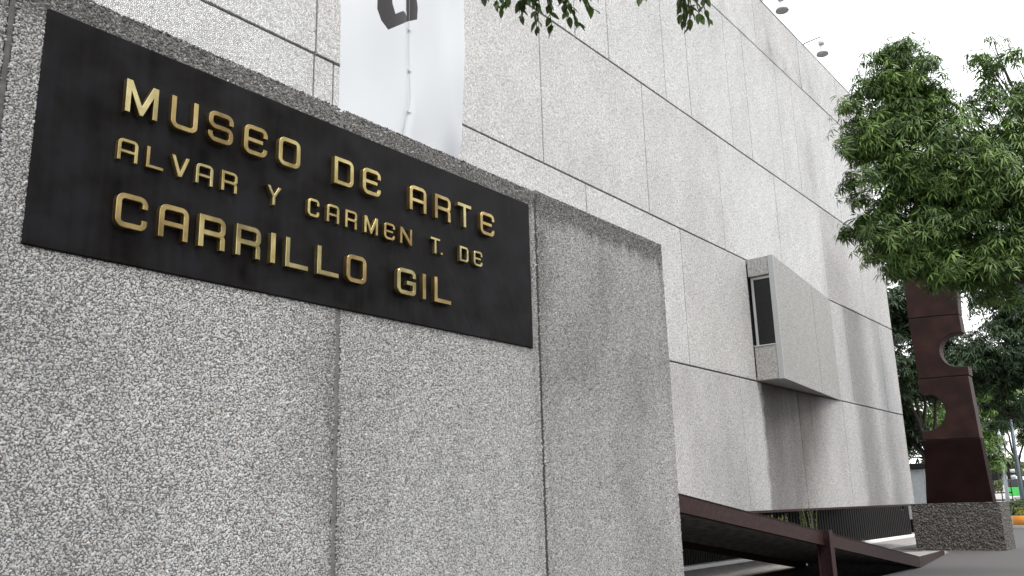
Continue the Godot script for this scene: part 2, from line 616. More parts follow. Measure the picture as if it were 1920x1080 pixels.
# ---------------------------------------------------------------- museum
func slab(st: SurfaceTool, s0: float, s1: float, y0: float, y1: float, zf: float, thick: float, cham := 0.008) -> void:
	# a wall panel whose front is chamfered; texture coordinates run in metres, the second set spans the whole front
	var off := Vector2(rng.randf(), rng.randf()) * 5.0
	var p := []
	for q in [[s0 + cham, y0 + cham, zf], [s1 - cham, y0 + cham, zf], [s1 - cham, y1 - cham, zf], [s0 + cham, y1 - cham, zf],
			[s0, y0, zf - cham], [s1, y0, zf - cham], [s1, y1, zf - cham], [s0, y1, zf - cham],
			[s0, y0, zf - thick], [s1, y0, zf - thick], [s1, y1, zf - thick], [s0, y1, zf - thick]]:
		p.append(Vector3(q[0], q[1], q[2]))
	var mid := Vector3((s0 + s1) / 2, (y0 + y1) / 2, zf - thick / 2)
	var faces := [[0, 1, 2, 3]]
	for k in 4:
		var n := (k + 1) % 4
		faces.append([k, n, n + 4, k + 4])
		faces.append([k + 4, n + 4, n + 8, k + 8])
	for fc in faces:
		for t in [[0, 1, 2], [0, 2, 3]]:
			var a: Vector3 = p[fc[t[0]]]
			var b: Vector3 = p[fc[t[1]]]
			var c: Vector3 = p[fc[t[2]]]
			if (c - a).cross(b - a).dot((a + b + c) / 3.0 - mid) < 0.0:
				var sw := b
				b = c
				c = sw
			for v in [a, b, c]:
				st.set_uv(Vector2(v.x + v.z, -v.y + v.z) + off)
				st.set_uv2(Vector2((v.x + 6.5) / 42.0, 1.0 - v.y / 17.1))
				st.add_vertex(v)

func build_museum() -> void:
	var t := thing("museum_building", "tall pale exposed-aggregate concrete museum building with wedge bay window behind the sign wall", "building", Vector3(14, 0, -14))
	var st := begin()
	box(st, Vector3(-6.5, 1.42, -26), Vector3(35.07, 16.95, -9.1))
	put("wall_core", st, M.backing, t)
	var rows := [
		[1.42, 4.63, [-6.5, -2.3, 1.5, 5.35, 9.2, 13.0, 16.85, 20.68, 24.51, 28.3, 32.16, 35.1]],
		[4.63, 7.86, [-6.5, -0.5, 3.4, 7.27, 7.62, 10.2, 14.11, 18.07, 21.75]],
		[4.63, 7.86, [28.22, 29.57, 33.27, 35.1]],
		[7.86, 11.03, [-6.5, -3.0, 1.0, 4.9, 7.29, 8.8, 12.71, 16.67, 20.55, 24.41, 28.2, 32.03, 35.1]],
		[11.03, 15.1, [-6.5, 0.0, 2.5, 3.8, 6.3, 7.6, 10.15, 11.45, 13.99, 15.3, 17.89, 19.19, 21.68, 22.96, 25.45, 26.78, 29.25, 30.55, 33.05, 35.1]],
		[15.1, 17.02, [-6.5, -2.0, 1.4, 5.1, 8.9, 12.7, 16.5, 20.35, 24.14, 27.89, 31.65, 35.1]]]
	for r in rows:
		var js: Array = r[2]
		for k in js.size() - 1:
			st = begin()
			slab(st, js[k] + 0.015, js[k + 1] - 0.015, r[0] + (0.018 if r[0] > 1.5 else 0.0), r[1] - (0.018 if r[1] < 17.0 else 0.0), -9.0 + rng.randf_range(-0.004, 0.004), 0.094)
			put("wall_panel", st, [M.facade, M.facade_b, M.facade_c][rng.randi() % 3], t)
	# roof edge and the rusty angle under the lowest row
	st = begin()
	box(st, Vector3(-6.5, 17.022, -9.3), Vector3(35.12, 17.06, -8.985), 0.006)
	put("roof_coping", st, M.smooth_stone, t)
	st = begin()
	box(st, Vector3(-6.5, 1.365, -9.1), Vector3(35.12, 1.417, -8.99), 0.004)
	put("edge_angle", st, M.steel, t)
	st = begin()
	tube(st, [Vector3(35.0, 1.36, -9.5), Vector3(35.35, 1.36, -9.5), Vector3(35.4, 1.24, -9.5), Vector3(35.05, 1.18, -9.5)], [0.02, 0.02, 0.02, 0.02], 6)
	put("bracket", st, M.dark_paint, t)
	# recessed lower storey: upright slats on a dark wall
	st = begin()
	box(st, Vector3(-6.5, 0.0, -26), Vector3(43.0, 1.40, -11.32))
	put("lower_wall", st, M.dark_paint, t)
	st = begin()
	var s := 8.0
	while s < 42.95:
		var pitch := 0.14 if s < 26.0 else 0.26
		box(st, Vector3(s, 0.10, -11.318), Vector3(s + pitch * 0.7, 1.38, -11.28))
		s += pitch
	var sl := put("louver_slats", st, M.louver, t)
	sl.set_meta("kind", "stuff")
	st = begin()
	box(st, Vector3(6.0, 0.0, -11.26), Vector3(44.0, 0.10, -11.0), 0.012)
	put("base_ledge", st, M.white_kerb, t)
	build_bay(t)

func build_bay(t: Node3D) -> void:
	# a wedge: its glazed end stands square to the front, its long face runs back into it
	var z0 := -8.27
	var s0 := 21.75
	var s1 := 28.22
	var yb := 4.63
	var yt := 7.86
	var dir := Vector3(s1 - s0, 0, -9.0 - z0).normalized()
	var out := Vector3(-dir.z, 0, dir.x)
	if out.z < 0:
		out = -out
	var front := func(u: float, y: float, back: float) -> Vector3: return Vector3(s0, y, z0) + dir * u - out * back
	var ln := Vector3(s1 - s0, 0, -9.0 - z0).length()
	var st := begin()
	# hollow top and bottom slabs and the inner wall
	var core := []
	for y in [yb + 0.012, yb + 0.1]:
		core.append_array([Vector3(s0 + 0.02, y, -9.08), Vector3(s1 - 0.1, y, -9.08), front.call(ln - 0.3, y, 0.03), front.call(0.03, y, 0.03)])
	hexa(st, core)
	var bay := put("bay_window", st, M.bay_stone, t)
	st = begin()
	core = []
	for y in [yt - 0.1, yt - 0.006]:
		core.append_array([Vector3(s0 + 0.02, y, -9.08), Vector3(s1 - 0.1, y, -9.08), front.call(ln - 0.3, y, 0.03), front.call(0.03, y, 0.03)])
	hexa(st, core)
	put("bay_roof", st, M.smooth_stone, bay)
	# long face: two slabs of aggregate and a smooth edge strip
	var cuts := [0.12, ln * 0.628, ln]
	for k in 2:
		st = begin()
		var q := []
		for y in [yb, yt]:
			q.append_array([front.call(cuts[k] + 0.014, y, 0.12), front.call(cuts[k + 1] - 0.02, y, 0.12 if k == 0 else 0.02), front.call(cuts[k + 1] - 0.02, y, 0.0), front.call(cuts[k] + 0.014, y, 0.0)])
		hexa(st, q)
		put("slant_panel", st, M.bay_stone, bay)
	st = begin()
	var e := []
	for y in [yb, yt]:
		e.append_array([front.call(0.0, y, 0.13), front.call(0.116, y, 0.13), front.call(0.116, y, -0.003), front.call(0.0, y, -0.003)])
	hexa(st, e)
	put("edge_strip", st, M.smooth_stone, bay)
	# glazed end
	st = begin()
	box(st, Vector3(s0, 7.37, -8.98), Vector3(s0 + 0.35, yt - 0.004, z0 - 0.138), 0.012)
	put("header_block", st, M.bay_stone, bay)
	st = begin()
	box(st, Vector3(s0 - 0.01, yb + 0.004, -8.98), Vector3(s0 + 0.35, 5.50, z0 - 0.138), 0.012)
	put("sill_block", st, M.bay_stone, bay)
	st = begin()
	box(st, Vector3(s0 - 0.02, 5.503, -8.985), Vector3(s0 + 0.3, 5.54, z0 - 0.136), 0.006)
	put("sill_cap", st, M.smooth_stone, bay)
	st = begin()
	box(st, Vector3(s0 + 0.12, 5.542, -8.97), Vector3(s0 + 0.18, 7.368, -8.90), 0.006)
	box(st, Vector3(s0 + 0.12, 7.30, -8.898), Vector3(s0 + 0.18, 7.366, z0 - 0.14), 0.006)
	put("window_frame", st, M.alu, bay)
	st = begin()
	box(st, Vector3(s0 + 0.14, 5.542, -8.898), Vector3(s0 + 0.155, 7.298, z0 - 0.14))
	put("window_pane", st, M.glass_dark, bay)
	st = begin()
	box(st, Vector3(s0 + 0.6, 4.74, -8.97), Vector3(s0 + 0.65, 7.75, z0 - 0.2))
	put("inner_wall", st, M.dark_paint, bay)

# ---------------------------------------------------------------- ramp
func build_ramp() -> void:
	var t := thing("entrance_ramp", "long brown steel and concrete entrance ramp descending to the sidewalk beside the museum", "ramp", Vector3(15, 0, -7.4))
	var top := func(s: float) -> float: return 1.745 - 0.1262 * (s - 11.6)
	var seg := func(st: SurfaceTool, s0: float, s1: float, up: float, dn: float, za: float, zb: float) -> void:
		var q := []
		for k in [dn, up]:
			q.append_array([Vector3(s0, top.call(s0) + k, za), Vector3(s1, top.call(s1) + k, za), Vector3(s1, top.call(s1) + k, zb), Vector3(s0, top.call(s0) + k, zb)])
		hexa(st, q)
	for z in [[-6.07, -6.11, -6.06], [-8.80, -8.76, -8.81]]:
		var st := begin()
		seg.call(st, 7.0, 23.42 if z[0] > -7.0 else 23.25, 0.0, -0.232 if z[0] > -7.0 else -0.34, z[0], z[1])
		var b := put("edge_beam", st, M.steel, t)
		st = begin()
		seg.call(st, 7.0, 23.42, 0.012, 0.001, z[2], z[1] + (z[1] - z[2]) * 0.6)
		if z[0] > -7.0:
			seg.call(st, 7.0, 23.3, -0.233, -0.245, z[2], z[1] + (z[1] - z[2]) * 1.0)
		put("flange", st, M.steel, b)
	var st := begin()
	seg.call(st, 7.0, 23.4, -0.03, -0.20, -6.112, -8.758)
	put("deck", st, M.underside, t)
	st = begin()
	box(st, Vector3(23.28, -1.2, -8.75), Vector3(23.43, 0.20, -6.14), 0.004)
	put("foot_sill", st, M.pit, t)
	# low steel kerb that runs on from the foot and dies into the pavement
	st = begin()
	hexa(st, [Vector3(23.43, 0.0, -6.07), Vector3(29.0, 0.0, -6.80), Vector3(29.0, 0.0, -6.86), Vector3(23.43, 0.0, -6.13),
		Vector3(23.43, 0.245, -6.07), Vector3(29.0, 0.12, -6.80), Vector3(29.0, 0.12, -6.86), Vector3(23.43, 0.245, -6.13)])
	put("foot_kerb", st, M.steel, t)
	st = begin()
	hexa(st, [Vector3(29.02, 0.0, -6.80), Vector3(30.2, 0.0, -6.95), Vector3(30.2, 0.0, -7.4), Vector3(29.02, 0.0, -7.4),
		Vector3(29.02, 0.12, -6.80), Vector3(30.2, 0.012, -6.95), Vector3(30.2, 0.012, -7.4), Vector3(29.02, 0.12, -7.4)])
	put("foot_wedge", st, M.concrete, t)
	st = begin()
	hexa(st, [Vector3(23.44, 0.0, -6.14), Vector3(29.0, 0.0, -6.87), Vector3(29.0, 0.0, -9.0), Vector3(23.44, 0.0, -8.8),
		Vector3(23.44, 0.235, -6.14), Vector3(29.0, 0.11, -6.87), Vector3(29.0, 0.03, -9.0), Vector3(23.44, 0.2, -8.8)])
	put("foot_slab", st, M.concrete, t)
	# H-section posts
	for s in [17.17, 10.0]:
		st = begin()
		var y: float = top.call(s) + 0.035
		box(st, Vector3(s - 0.1, -1.5, -5.965), Vector3(s + 0.1, y, -5.945), 0.003)
		box(st, Vector3(s - 0.1, -1.5, -6.205), Vector3(s + 0.1, y, -6.185), 0.003)
		box(st, Vector3(s - 0.012, -1.5, -6.184), Vector3(s + 0.012, y, -5.966))
		put("post", st, M.steel, t)
	# steel edging of the pavement beyond
	st = begin()
	box(st, Vector3(6.0, -0.10, -8.83), Vector3(22.9, 0.012, -8.78), 0.004)
	put("pit_edging", st, M.steel, t)

# ---------------------------------------------------------------- sign wall
func chip_mesh(sd: int) -> ArrayMesh:
	var r := RandomNumberGenerator.new()
	r.seed = sd
	var st := begin()
	var n := 6
	var low := []
	var high := []
	for k in n:
		var a := TAU * (k + r.randf_range(-0.28, 0.28)) / n
		var rr := r.randf_range(0.78, 1.15)
		low.append(Vector3(cos(a) * rr, sin(a) * rr, -0.35))
		high.append(Vector3(cos(a) * rr * r.randf_range(0.5, 0.85), sin(a) * rr * r.randf_range(0.5, 0.85), r.randf_range(0.28, 0.62)))
	var cap := Vector3(r.randf_range(-0.2, 0.2), r.randf_range(-0.2, 0.2), r.randf_range(0.55, 0.75))
	var mid := Vector3(0, 0, -0.1)
	for k in n:
		var j := (k + 1) % n
		quad(st, low[k], low[j], high[j], high[k], mid)
		tri(st, high[k], high[j], cap, mid)
	st.generate_normals()
	return st.commit()

# many stone chips pressed into one panel's face
func chips_on(panel: Node3D, meshes: Array, spots: Array) -> void:
	# spots: [position, outward basis, size, colour]
	for v in meshes.size():
		var mine := []
		for k in range(v, spots.size(), meshes.size()):
			mine.append(spots[k])
		var mm := MultiMesh.new()
		mm.transform_format = MultiMesh.TRANSFORM_3D
		mm.use_colors = true
		mm.mesh = meshes[v]
		mm.instance_count = mine.size()
		var buf := PackedFloat32Array()
		buf.resize(mine.size() * 16)
		var at := 0
		for q in mine:
			var p: Vector3 = q[0]
			var b: Basis = q[1]
			var c: Color = q[2]
			for r in 3:
				buf[at] = b.x[r]
				buf[at + 1] = b.y[r]
				buf[at + 2] = b.z[r]
				buf[at + 3] = p[r]
				at += 4
			buf[at] = c.r
			buf[at + 1] = c.g
			buf[at + 2] = c.b
			buf[at + 3] = 1.0
			at += 4
		mm.buffer = buf
		var o := MultiMeshInstance3D.new()
		o.multimesh = mm
		o.material_override = M.chips
		o.set_meta("kind", "stuff")
		place("stone_chips", o, panel)

func build_sign_wall() -> void:
	var t := thing("sign_wall", "free-standing grey pebble-dashed concrete wall carrying the dark museum name plaque", "wall", Vector3(2, 0, -2.7))
	var meshes := []
	for k in 4:
		meshes.append(chip_mesh(100 + k))
	var dirt := FastNoiseLite.new()
	dirt.seed = 5
	dirt.frequency = 1.0
	dirt.fractal_octaves = 4
	var pitch := 0.0071
	# [left, right, top, front, dirtiness]
	var panels := [[-1.6, 0.962, 3.222, -2.6, 0.0], [0.982, 2.243, 3.220, -2.6, 0.0], [2.267, 3.566, 3.222, -2.602, 0.04], [3.592, 4.95, 3.236, -2.606, 0.26]]
	for i in panels.size():
		var q: Array = panels[i]
		var st := begin()
		box(st, Vector3(q[0], 0.0, q[3] - 0.24), Vector3(q[1], q[2], q[3]), 0.012)
		var panel := put("wall_panel", st, M.mortar, t)
		var spots := []
		var y := 0.75
		var row := 0
		while y < q[2] - 0.002:
			var x: float = maxf(q[0], 0.35) + (pitch * 0.5 if row % 2 == 1 else 0.0)
			while x < q[1] - 0.003:
				var px := x + rng.randf_range(-0.42, 0.42) * pitch
				var py := y + rng.randf_range(-0.42, 0.42) * pitch
				x += pitch
				if px > 1.075 and px < 3.495 and py > 2.385 and py < 3.12:
					continue
				if py < 1.15 and px < 1.0:
					continue
				# grime: the top band, runs under the plaque and beside the joints
				var big := dirt.get_noise_2d(px * 1.3, py * 0.8)
				var run := dirt.get_noise_2d(px * 9.0 + 30.0, py * 0.5)
				var g: float = q[4] * (0.75 + 0.4 * big) * (0.7 + 0.7 * smoothstep(1.6, 3.0, py))
				g += 1.0 * smoothstep(q[2] - 0.19 - 0.08 * run, q[2] - 0.05, py)
				g += 0.35 * smoothstep(0.09, 0.0, minf(absf(px - q[0]), absf(px - q[1]))) * clampf(0.6 + run, 0.0, 1.0)
				g += 0.36 * clampf(big, 0.0, 1.0) + 0.12 * clampf(run, 0.0, 1.0)
				g = clampf(g, 0.0, 0.92)
				if rng.randf() < g * 0.12:
					continue
				spots.append(chip_spot(Vector3(px, py, q[3]), Vector3.BACK, pitch, g))
			y += pitch * 0.88
			row += 1
		# the top edge and the free end show chips against what lies behind
		var n := int((q[1] - maxf(q[0], 0.35)) / pitch)
		for k in n:
			for d in 5:
				spots.append(chip_spot(Vector3(maxf(q[0], 0.35) + (k + rng.randf()) * pitch, q[2], q[3] - 0.004 - d * 0.012 - rng.randf() * 0.006), Vector3.UP, pitch, 0.75))
		if i == 3:
			for k in int((q[2] - 0.76) / pitch):
				for d in 4:
					spots.append(chip_spot(Vector3(q[1], 0.75 + (k + rng.randf()) * pitch, q[3] - 0.004 - d * 0.012), Vector3.RIGHT, pitch, 0.35))
		chips_on(panel, meshes, spots)
	# mastic in the upright joints
	for q in [[0.962, 0.982, -2.608], [2.243, 2.267, -2.605], [3.566, 3.592, -2.625]]:
		var st := begin()
		box(st, Vector3(q[0] + 0.001, 0.0, -2.80), Vector3(q[1] - 0.001, 3.19, q[2]))
		put("joint_strip", st, M.joint, t)

func chip_spot(p: Vector3, out: Vector3, pitch: float, g: float) -> Array:
	var side := Vector3.UP if absf(out.y) < 0.5 else Vector3.RIGHT
	var b := Basis(side.cross(out), side, out) * Basis(Vector3.BACK, rng.randf() * TAU)
	b = b * Basis(Vector3(rng.randf_range(-1, 1), rng.randf_range(-1, 1), 0.01).normalized(), rng.randf() * 0.45)
	var sz := pitch * rng.randf_range(0.46, 0.76) * (1.5 if rng.randf() < 0.10 else 1.0)
	b = b.scaled_local(Vector3(sz * rng.randf_range(0.85, 1.35), sz * rng.randf_range(0.7, 1.0), sz * rng.randf_range(0.7, 1.0)))
	var v := lerpf(0.42, 0.80, pow(rng.randf(), 0.7))
	if rng.randf() < 0.07:
		v *= 0.45
	var warm := rng.randf_range(-0.02, 0.05)
	var c := C(v * (1.0 + warm), v, v * (1.005 - warm))
	var ge := clampf(g * rng.randf_range(0.45, 1.3), 0.0, 1.0)
	c = c.lerp(C(0.032, 0.028, 0.025), ge * 0.90)
	return [p, b, c]

# ---------------------------------------------------------------- plaque and letters
func rounded(pts: Array, closed := false) -> Array:
	# pts: [x, y, radius]; turns each corner with a radius into an arc
	var out := []
	var n := pts.size()
	for i in n:
		var p := Vector2(pts[i][0], pts[i][1])
		var r: float = pts[i][2]
		if r <= 0.0 or (not closed and (i == 0 or i == n - 1)):
			out.append(p)
			continue
		var a := Vector2(pts[(i + n - 1) % n][0], pts[(i + n - 1) % n][1])
		var c := Vector2(pts[(i + 1) % n][0], pts[(i + 1) % n][1])
		var d0 := (a - p).normalized()
		var d1 := (c - p).normalized()
		for k in 7:
			# quarter circle, as the corners are square
			var ang := PI / 2.0 * k / 6.0
			out.append(p + (d0 + d1) * r - d1 * r * cos(ang) - d0 * r * sin(ang))
	return out

func letter(st: SurfaceTool, ch: String, o: Vector3, w: float, H: float, t: float, dep: float) -> void:
	var l := t / 2
	var r := w - t / 2
	var b := t / 2
	var u := H - t / 2
	var m := H * 0.5
	var R := H * 0.17
	var poly := []
	match ch:
		"O":
			ribbon(st, rounded([[l, b, R], [l, u, R], [r, u, R], [r, b, R]], true), t, dep, o, true)
		"D":
			ribbon(st, rounded([[l, b, 0], [l, u, 0], [r, u, R], [r, b, R]], true), t, dep, o, true)
		"C":
			ribbon(st, rounded([[r, H * 0.66, 0], [r, u, R], [l, u, R], [l, b, R], [r, b, R * 0.8], [r, H * 0.31, 0]]), t, dep, o)
		"E":
			ribbon(st, rounded([[r, H * 0.68, 0], [r, u, R], [l, u, R], [l, b, R], [r, b, R], [r, H * 0.29, 0]]), t, dep, o)
			ribbon(st, [Vector2(t - 0.0006, m), Vector2(w * 0.8, m)], t * 0.92, dep, o + Vector3(0, 0, -0.0008))
		"G":
			ribbon(st, rounded([[r, H * 0.68, 0], [r, u, R], [l, u, R], [l, b, R], [r, b, R * 0.7], [r, H * 0.47, 0], [w * 0.5, H * 0.47, 0]]), t, dep, o)
		"S":
			var q := (u - m) / 2.0
			ribbon(st, rounded([[r, H * 0.67, 0], [r, u, R], [l, u, minf(R, q)], [l, m, minf(R, q)], [r, m, minf(R, q)], [r, b, minf(R, q)], [l, b, R], [l, H * 0.31, 0]]), t, dep, o)
		"U":
			ribbon(st, rounded([[l, H, 0], [l, b, R], [r, b, R], [r, H, 0]]), t, dep, o)
		"A":
			ribbon(st, rounded([[l, 0, 0], [l, u, R], [r, u, R], [r, 0, 0]]), t, dep, o)
			ribbon(st, [Vector2(t - 0.0006, H * 0.43), Vector2(w - t + 0.0006, H * 0.43)], t * 0.92, dep, o + Vector3(0, 0, -0.0008))
		"R":
			var mm := H * 0.46
			ribbon(st, rounded([[l, 0, 0], [l, u, 0], [r, u, R], [r, mm, R * 0.9], [t - 0.0006, mm, 0]]), t, dep, o)
			ribbon(st, rounded([[r - R * 1.5, mm - 0.001, 0], [r, mm - 0.001, R * 0.85], [r, 0, 0]]), t, dep, o + Vector3(0, 0, -0.0012))
		"I":
			poly = [[0, 0], [0, H], [w, H], [w, 0]]
		"L":
			poly = [[0, 0], [0, H], [t, H], [t, t], [w, t], [w, 0]]
		"T":
			poly = [[0, H], [w, H], [w, H - t], [w / 2 + l, H - t], [w / 2 + l, 0], [w / 2 - l, 0], [w / 2 - l, H - t], [0, H - t]]
		"M":
			poly = [[0, 0], [0, H], [t * 1.15, H], [w / 2, H * 0.30], [w - t * 1.15, H], [w, H], [w, 0], [w - t, 0], [w - t, H * 0.66], [w / 2 + t * 0.32, 0], [w / 2 - t * 0.32, 0], [t, H * 0.66], [t, 0]]
		"N":
			poly = [[0, 0], [0, H], [t * 1.15, H], [w - t, H * 0.31], [w - t, H], [w, H], [w, 0], [w - t * 1.15, 0], [t, H * 0.69], [t, 0]]
		"V":
			poly = [[0, H], [t * 1.12, H], [w / 2, t * 1.75], [w - t * 1.12, H], [w, H], [w / 2 + t * 0.55, 0], [w / 2 - t * 0.55, 0]]
		"Y":
			poly = [[0, H], [t * 1.2, H], [w / 2, H * 0.58], [w - t * 1.2, H], [w, H], [w / 2 + l, H * 0.43], [w / 2 + l, 0], [w / 2 - l, 0], [w / 2 - l, H * 0.43]]
		".":
			poly = [[0, 0], [0, t], [t, t], [t, 0]]
	if poly.size() > 0:
		var pv := PackedVector2Array()
		for k in poly:
			pv.append(Vector2(k[0], k[1]))
		extrude(st, pv, dep, o, Vector3.RIGHT, Vector3.UP, Vector3.BACK, 0.0015)

func build_plaque() -> void:
	var t := thing("name_plaque", "wide black-brown bronze name plaque with three lines of raised gold letters", "plaque", Vector3(2.28, 2.375, -2.57))
	var st := begin()
	box(st, Vector3(1.065, 2.375, -2.615), Vector3(3.505, 3.13, -2.588), 0.004)
	put("plate", st, plate_material(), t)
	var golds := []
	for k in 3:
		var g := mottled(60 + k, 0.012, 0.55, [[0.1, C(0.27, 0.205, 0.095)], [0.5, C(0.44, 0.355, 0.165)], [0.9, C(0.64, 0.54, 0.27)]], 0.29 + 0.05 * k, 0.0, 0.9, 256)
		g.albedo_color = [Color(0.96, 0.97, 0.98), Color(0.93, 0.89, 0.85), Color(0.98, 0.97, 0.93)][k]
		golds.append(g)
	# [letter, left, right]
	var rows := [
		[[["M", 1.320, 1.432], ["U", 1.480, 1.580], ["S", 1.622, 1.722], ["E", 1.768, 1.868], ["O", 1.920, 2.020], ["D", 2.190, 2.290], ["E", 2.340, 2.440], ["A", 2.612, 2.716], ["R", 2.772, 2.876], ["T", 2.926, 3.020], ["E", 3.086, 3.190]], 2.872, 0.114, 0.0172, 0.022],
		[[["A", 1.310, 1.378], ["L", 1.408, 1.468], ["V", 1.496, 1.562], ["A", 1.588, 1.654], ["R", 1.688, 1.752], ["Y", 1.878, 1.942], ["C", 2.066, 2.122], ["A", 2.160, 2.222], ["R", 2.254, 2.316], ["M", 2.356, 2.430], ["E", 2.466, 2.528], ["N", 2.560, 2.630], ["T", 2.748, 2.808], [".", 2.812, 2.824], ["D", 2.940, 3.000], ["E", 3.038, 3.100]], 2.707, 0.073, 0.0112, 0.018],
		[[["C", 1.318, 1.424], ["A", 1.464, 1.570], ["R", 1.610, 1.712], ["R", 1.756, 1.858], ["I", 1.902, 1.922], ["L", 1.968, 2.072], ["L", 2.116, 2.222], ["O", 2.262, 2.366], ["G", 2.540, 2.650], ["I", 2.692, 2.711], ["L", 2.766, 2.872]], 2.486, 0.113, 0.0185, 0.022]]
	for r in rows:
		for q in r[0]:
			st = begin()
			letter(st, q[0], Vector3(q[1], r[1] + rng.randf_range(-0.0012, 0.0012), -2.588 + r[4]), q[2] - q[1], r[2], r[3], r[4] + 0.002)
			put("letter", st, golds[rng.randi() % 3], t)

# ---------------------------------------------------------------- banner
func cloth(u: float, v: float) -> Vector3:
	# u across (0..1), v up (0..1)
	var y := lerpf(3.80, 6.6, v)
	var right := 4.385 - 0.02 * smoothstep(0.4, 0.1, v) - 0.13 * pow(clampf(1.0 - (y - 3.80) / 0.35, 0.0, 1.0), 1.6)
	var s := lerpf(3.085 - 0.006 * sin(y * 3.0), right, u)
	var z := -3.60 - 0.16 * pow(clampf((u - 0.5) / 0.5, 0.0, 1.0), 2.2) - 0.02 * sin(u * 5.0 + y * 0.7) + 0.012 * sin(u * 17.0 + y * 1.9) + 0.006 * sin(u * 9.0 - y * 5.0) * sin(y * 2.3)
	z -= 0.02 * exp(-pow((u - 0.435) / 0.02, 2.0))
	return Vector3(s, y, z)

func build_banner() -> void:
	var pole := thing("banner_pole", "slim grey metal pole holding up the white banner behind the sign wall", "pole", Vector3(3.58, 0, -3.72))
	var st := begin(true)
	tube(st, [Vector3(3.585, 0, -3.72), Vector3(3.585, 6.75, -3.72)], [0.03, 0.028], 12)
	put("shaft", st, M.pole, pole)
	st = begin()
	tube(st, [Vector3(3.0, 6.63, -3.66), Vector3(4.3, 6.63, -3.66)], [0.012, 0.012], 8)
	put("top_rail", st, M.pole, pole)
	st = begin()
	tube(st, [Vector3(3.05, 3.83, -3.68), Vector3(4.115, 3.865, -3.76)], [0.013, 0.013], 8)
	box(st, Vector3(4.085, 3.845, -3.78), Vector3(4.125, 3.885, -3.735), 0.004)
	put("bottom_rail", st, M.dark_paint, pole)
	# print: part of one big brush-like black letter
	var outer := PackedVector2Array([Vector2(3.40, 5.35), Vector2(3.335, 5.1), Vector2(3.326, 4.712), Vector2(3.328, 4.585), Vector2(3.355, 4.518), Vector2(3.40, 4.476), Vector2(3.50, 4.566), Vector2(3.582, 4.643), Vector2(3.606, 4.658), Vector2(3.649, 4.689), Vector2(3.652, 4.773), Vector2(3.629, 4.9), Vector2(3.62, 5.1), Vector2(3.56, 5.3), Vector2(3.5, 5.38)])
	var hole := PackedVector2Array([Vector2(3.45, 5.2), Vector2(3.415, 5.0), Vector2(3.419, 4.757), Vector2(3.425, 4.667), Vector2(3.448, 4.608), Vector2(3.516, 4.669), Vector2(3.563, 4.665), Vector2(3.549, 4.703), Vector2(3.553, 4.822), Vector2(3.54, 5.05)])
	var w := 768
	var h := 1792
	var n := FastNoiseLite.new()
	n.seed = 9
	n.frequency = 1.0
	var im := Image.create(w, h, false, Image.FORMAT_RGB8)
	var base := lin(0.66, 0.692, 0.725)
	im.fill(base)
	for j in h:
		var v := 1.0 - (j + 0.5) / h
		var y := lerpf(3.80, 6.6, v)
		for i in range(0, w, 1):
			var u := (i + 0.5) / w
			var s := 3.085 + u * 1.13
			if y > 4.46 and y < 5.4 and s > 3.3 and s < 3.66:
				var p := Vector2(s, y)
				if Geometry2D.is_point_in_polygon(p, outer) and not Geometry2D.is_point_in_polygon(p, hole):
					im.set_pixel(i, j, lin(0.038, 0.033, 0.034))
	var m := mat(Color.WHITE, 0.55, 0.0, 0.4)
	m.albedo_texture = ImageTexture.create_from_image(im)
	st = begin(true)
	var nu := 60
	var nv := 60
	for side in 2:
		for a in nu:
			for b in nv:
				var c := []
				for k in [[0, 0], [1, 0], [1, 1], [0, 1]]:
					var u := float(a + k[0]) / nu
					var v := float(b + k[1]) / nv
					var thin := 0.004 * sin(PI * clampf(u, 0.02, 0.98))
					c.append([cloth(u, v) - Vector3(0, 0, thin * side), Vector2(u, 1.0 - v)])
				var order := [0, 3, 2, 0, 2, 1] if side == 0 else [0, 1, 2, 0, 2, 3]
				for k in order:
					st.set_uv(c[k][1])
					st.add_vertex(c[k][0])
	var o := put("banner", st, m)
	tag(o, "long white cloth banner with part of a black printed letter, hanging behind the sign wall", "banner")
	# seam thread and its three ties
	st = begin()
	var path := []
	var rad := []
	for k in 40:
		var q := cloth(0.445 + (0.0 if k > 8 else -0.03 * (1.0 - k / 8.0)), 0.02 + k * 0.009)
		path.append(q + Vector3(0, 0, 0.003))
		rad.append(0.0011)
	tube(st, path, rad, 5)
	put("seam", st, M.pole, o)
	for y in [4.578, 4.29, 4.001]:
		var v: float = (y - 3.80) / 2.8
		st = begin()
		tube(st, [cloth(0.42, v - 0.001) + Vector3(0, 0, 0.005), cloth(0.442, v) + Vector3(0, 0, 0.006), cloth(0.456, v + 0.001) + Vector3(0, 0, 0.005)], [0.0015, 0.0036, 0.0015], 5)
		put("tie", st, M.pole, o)

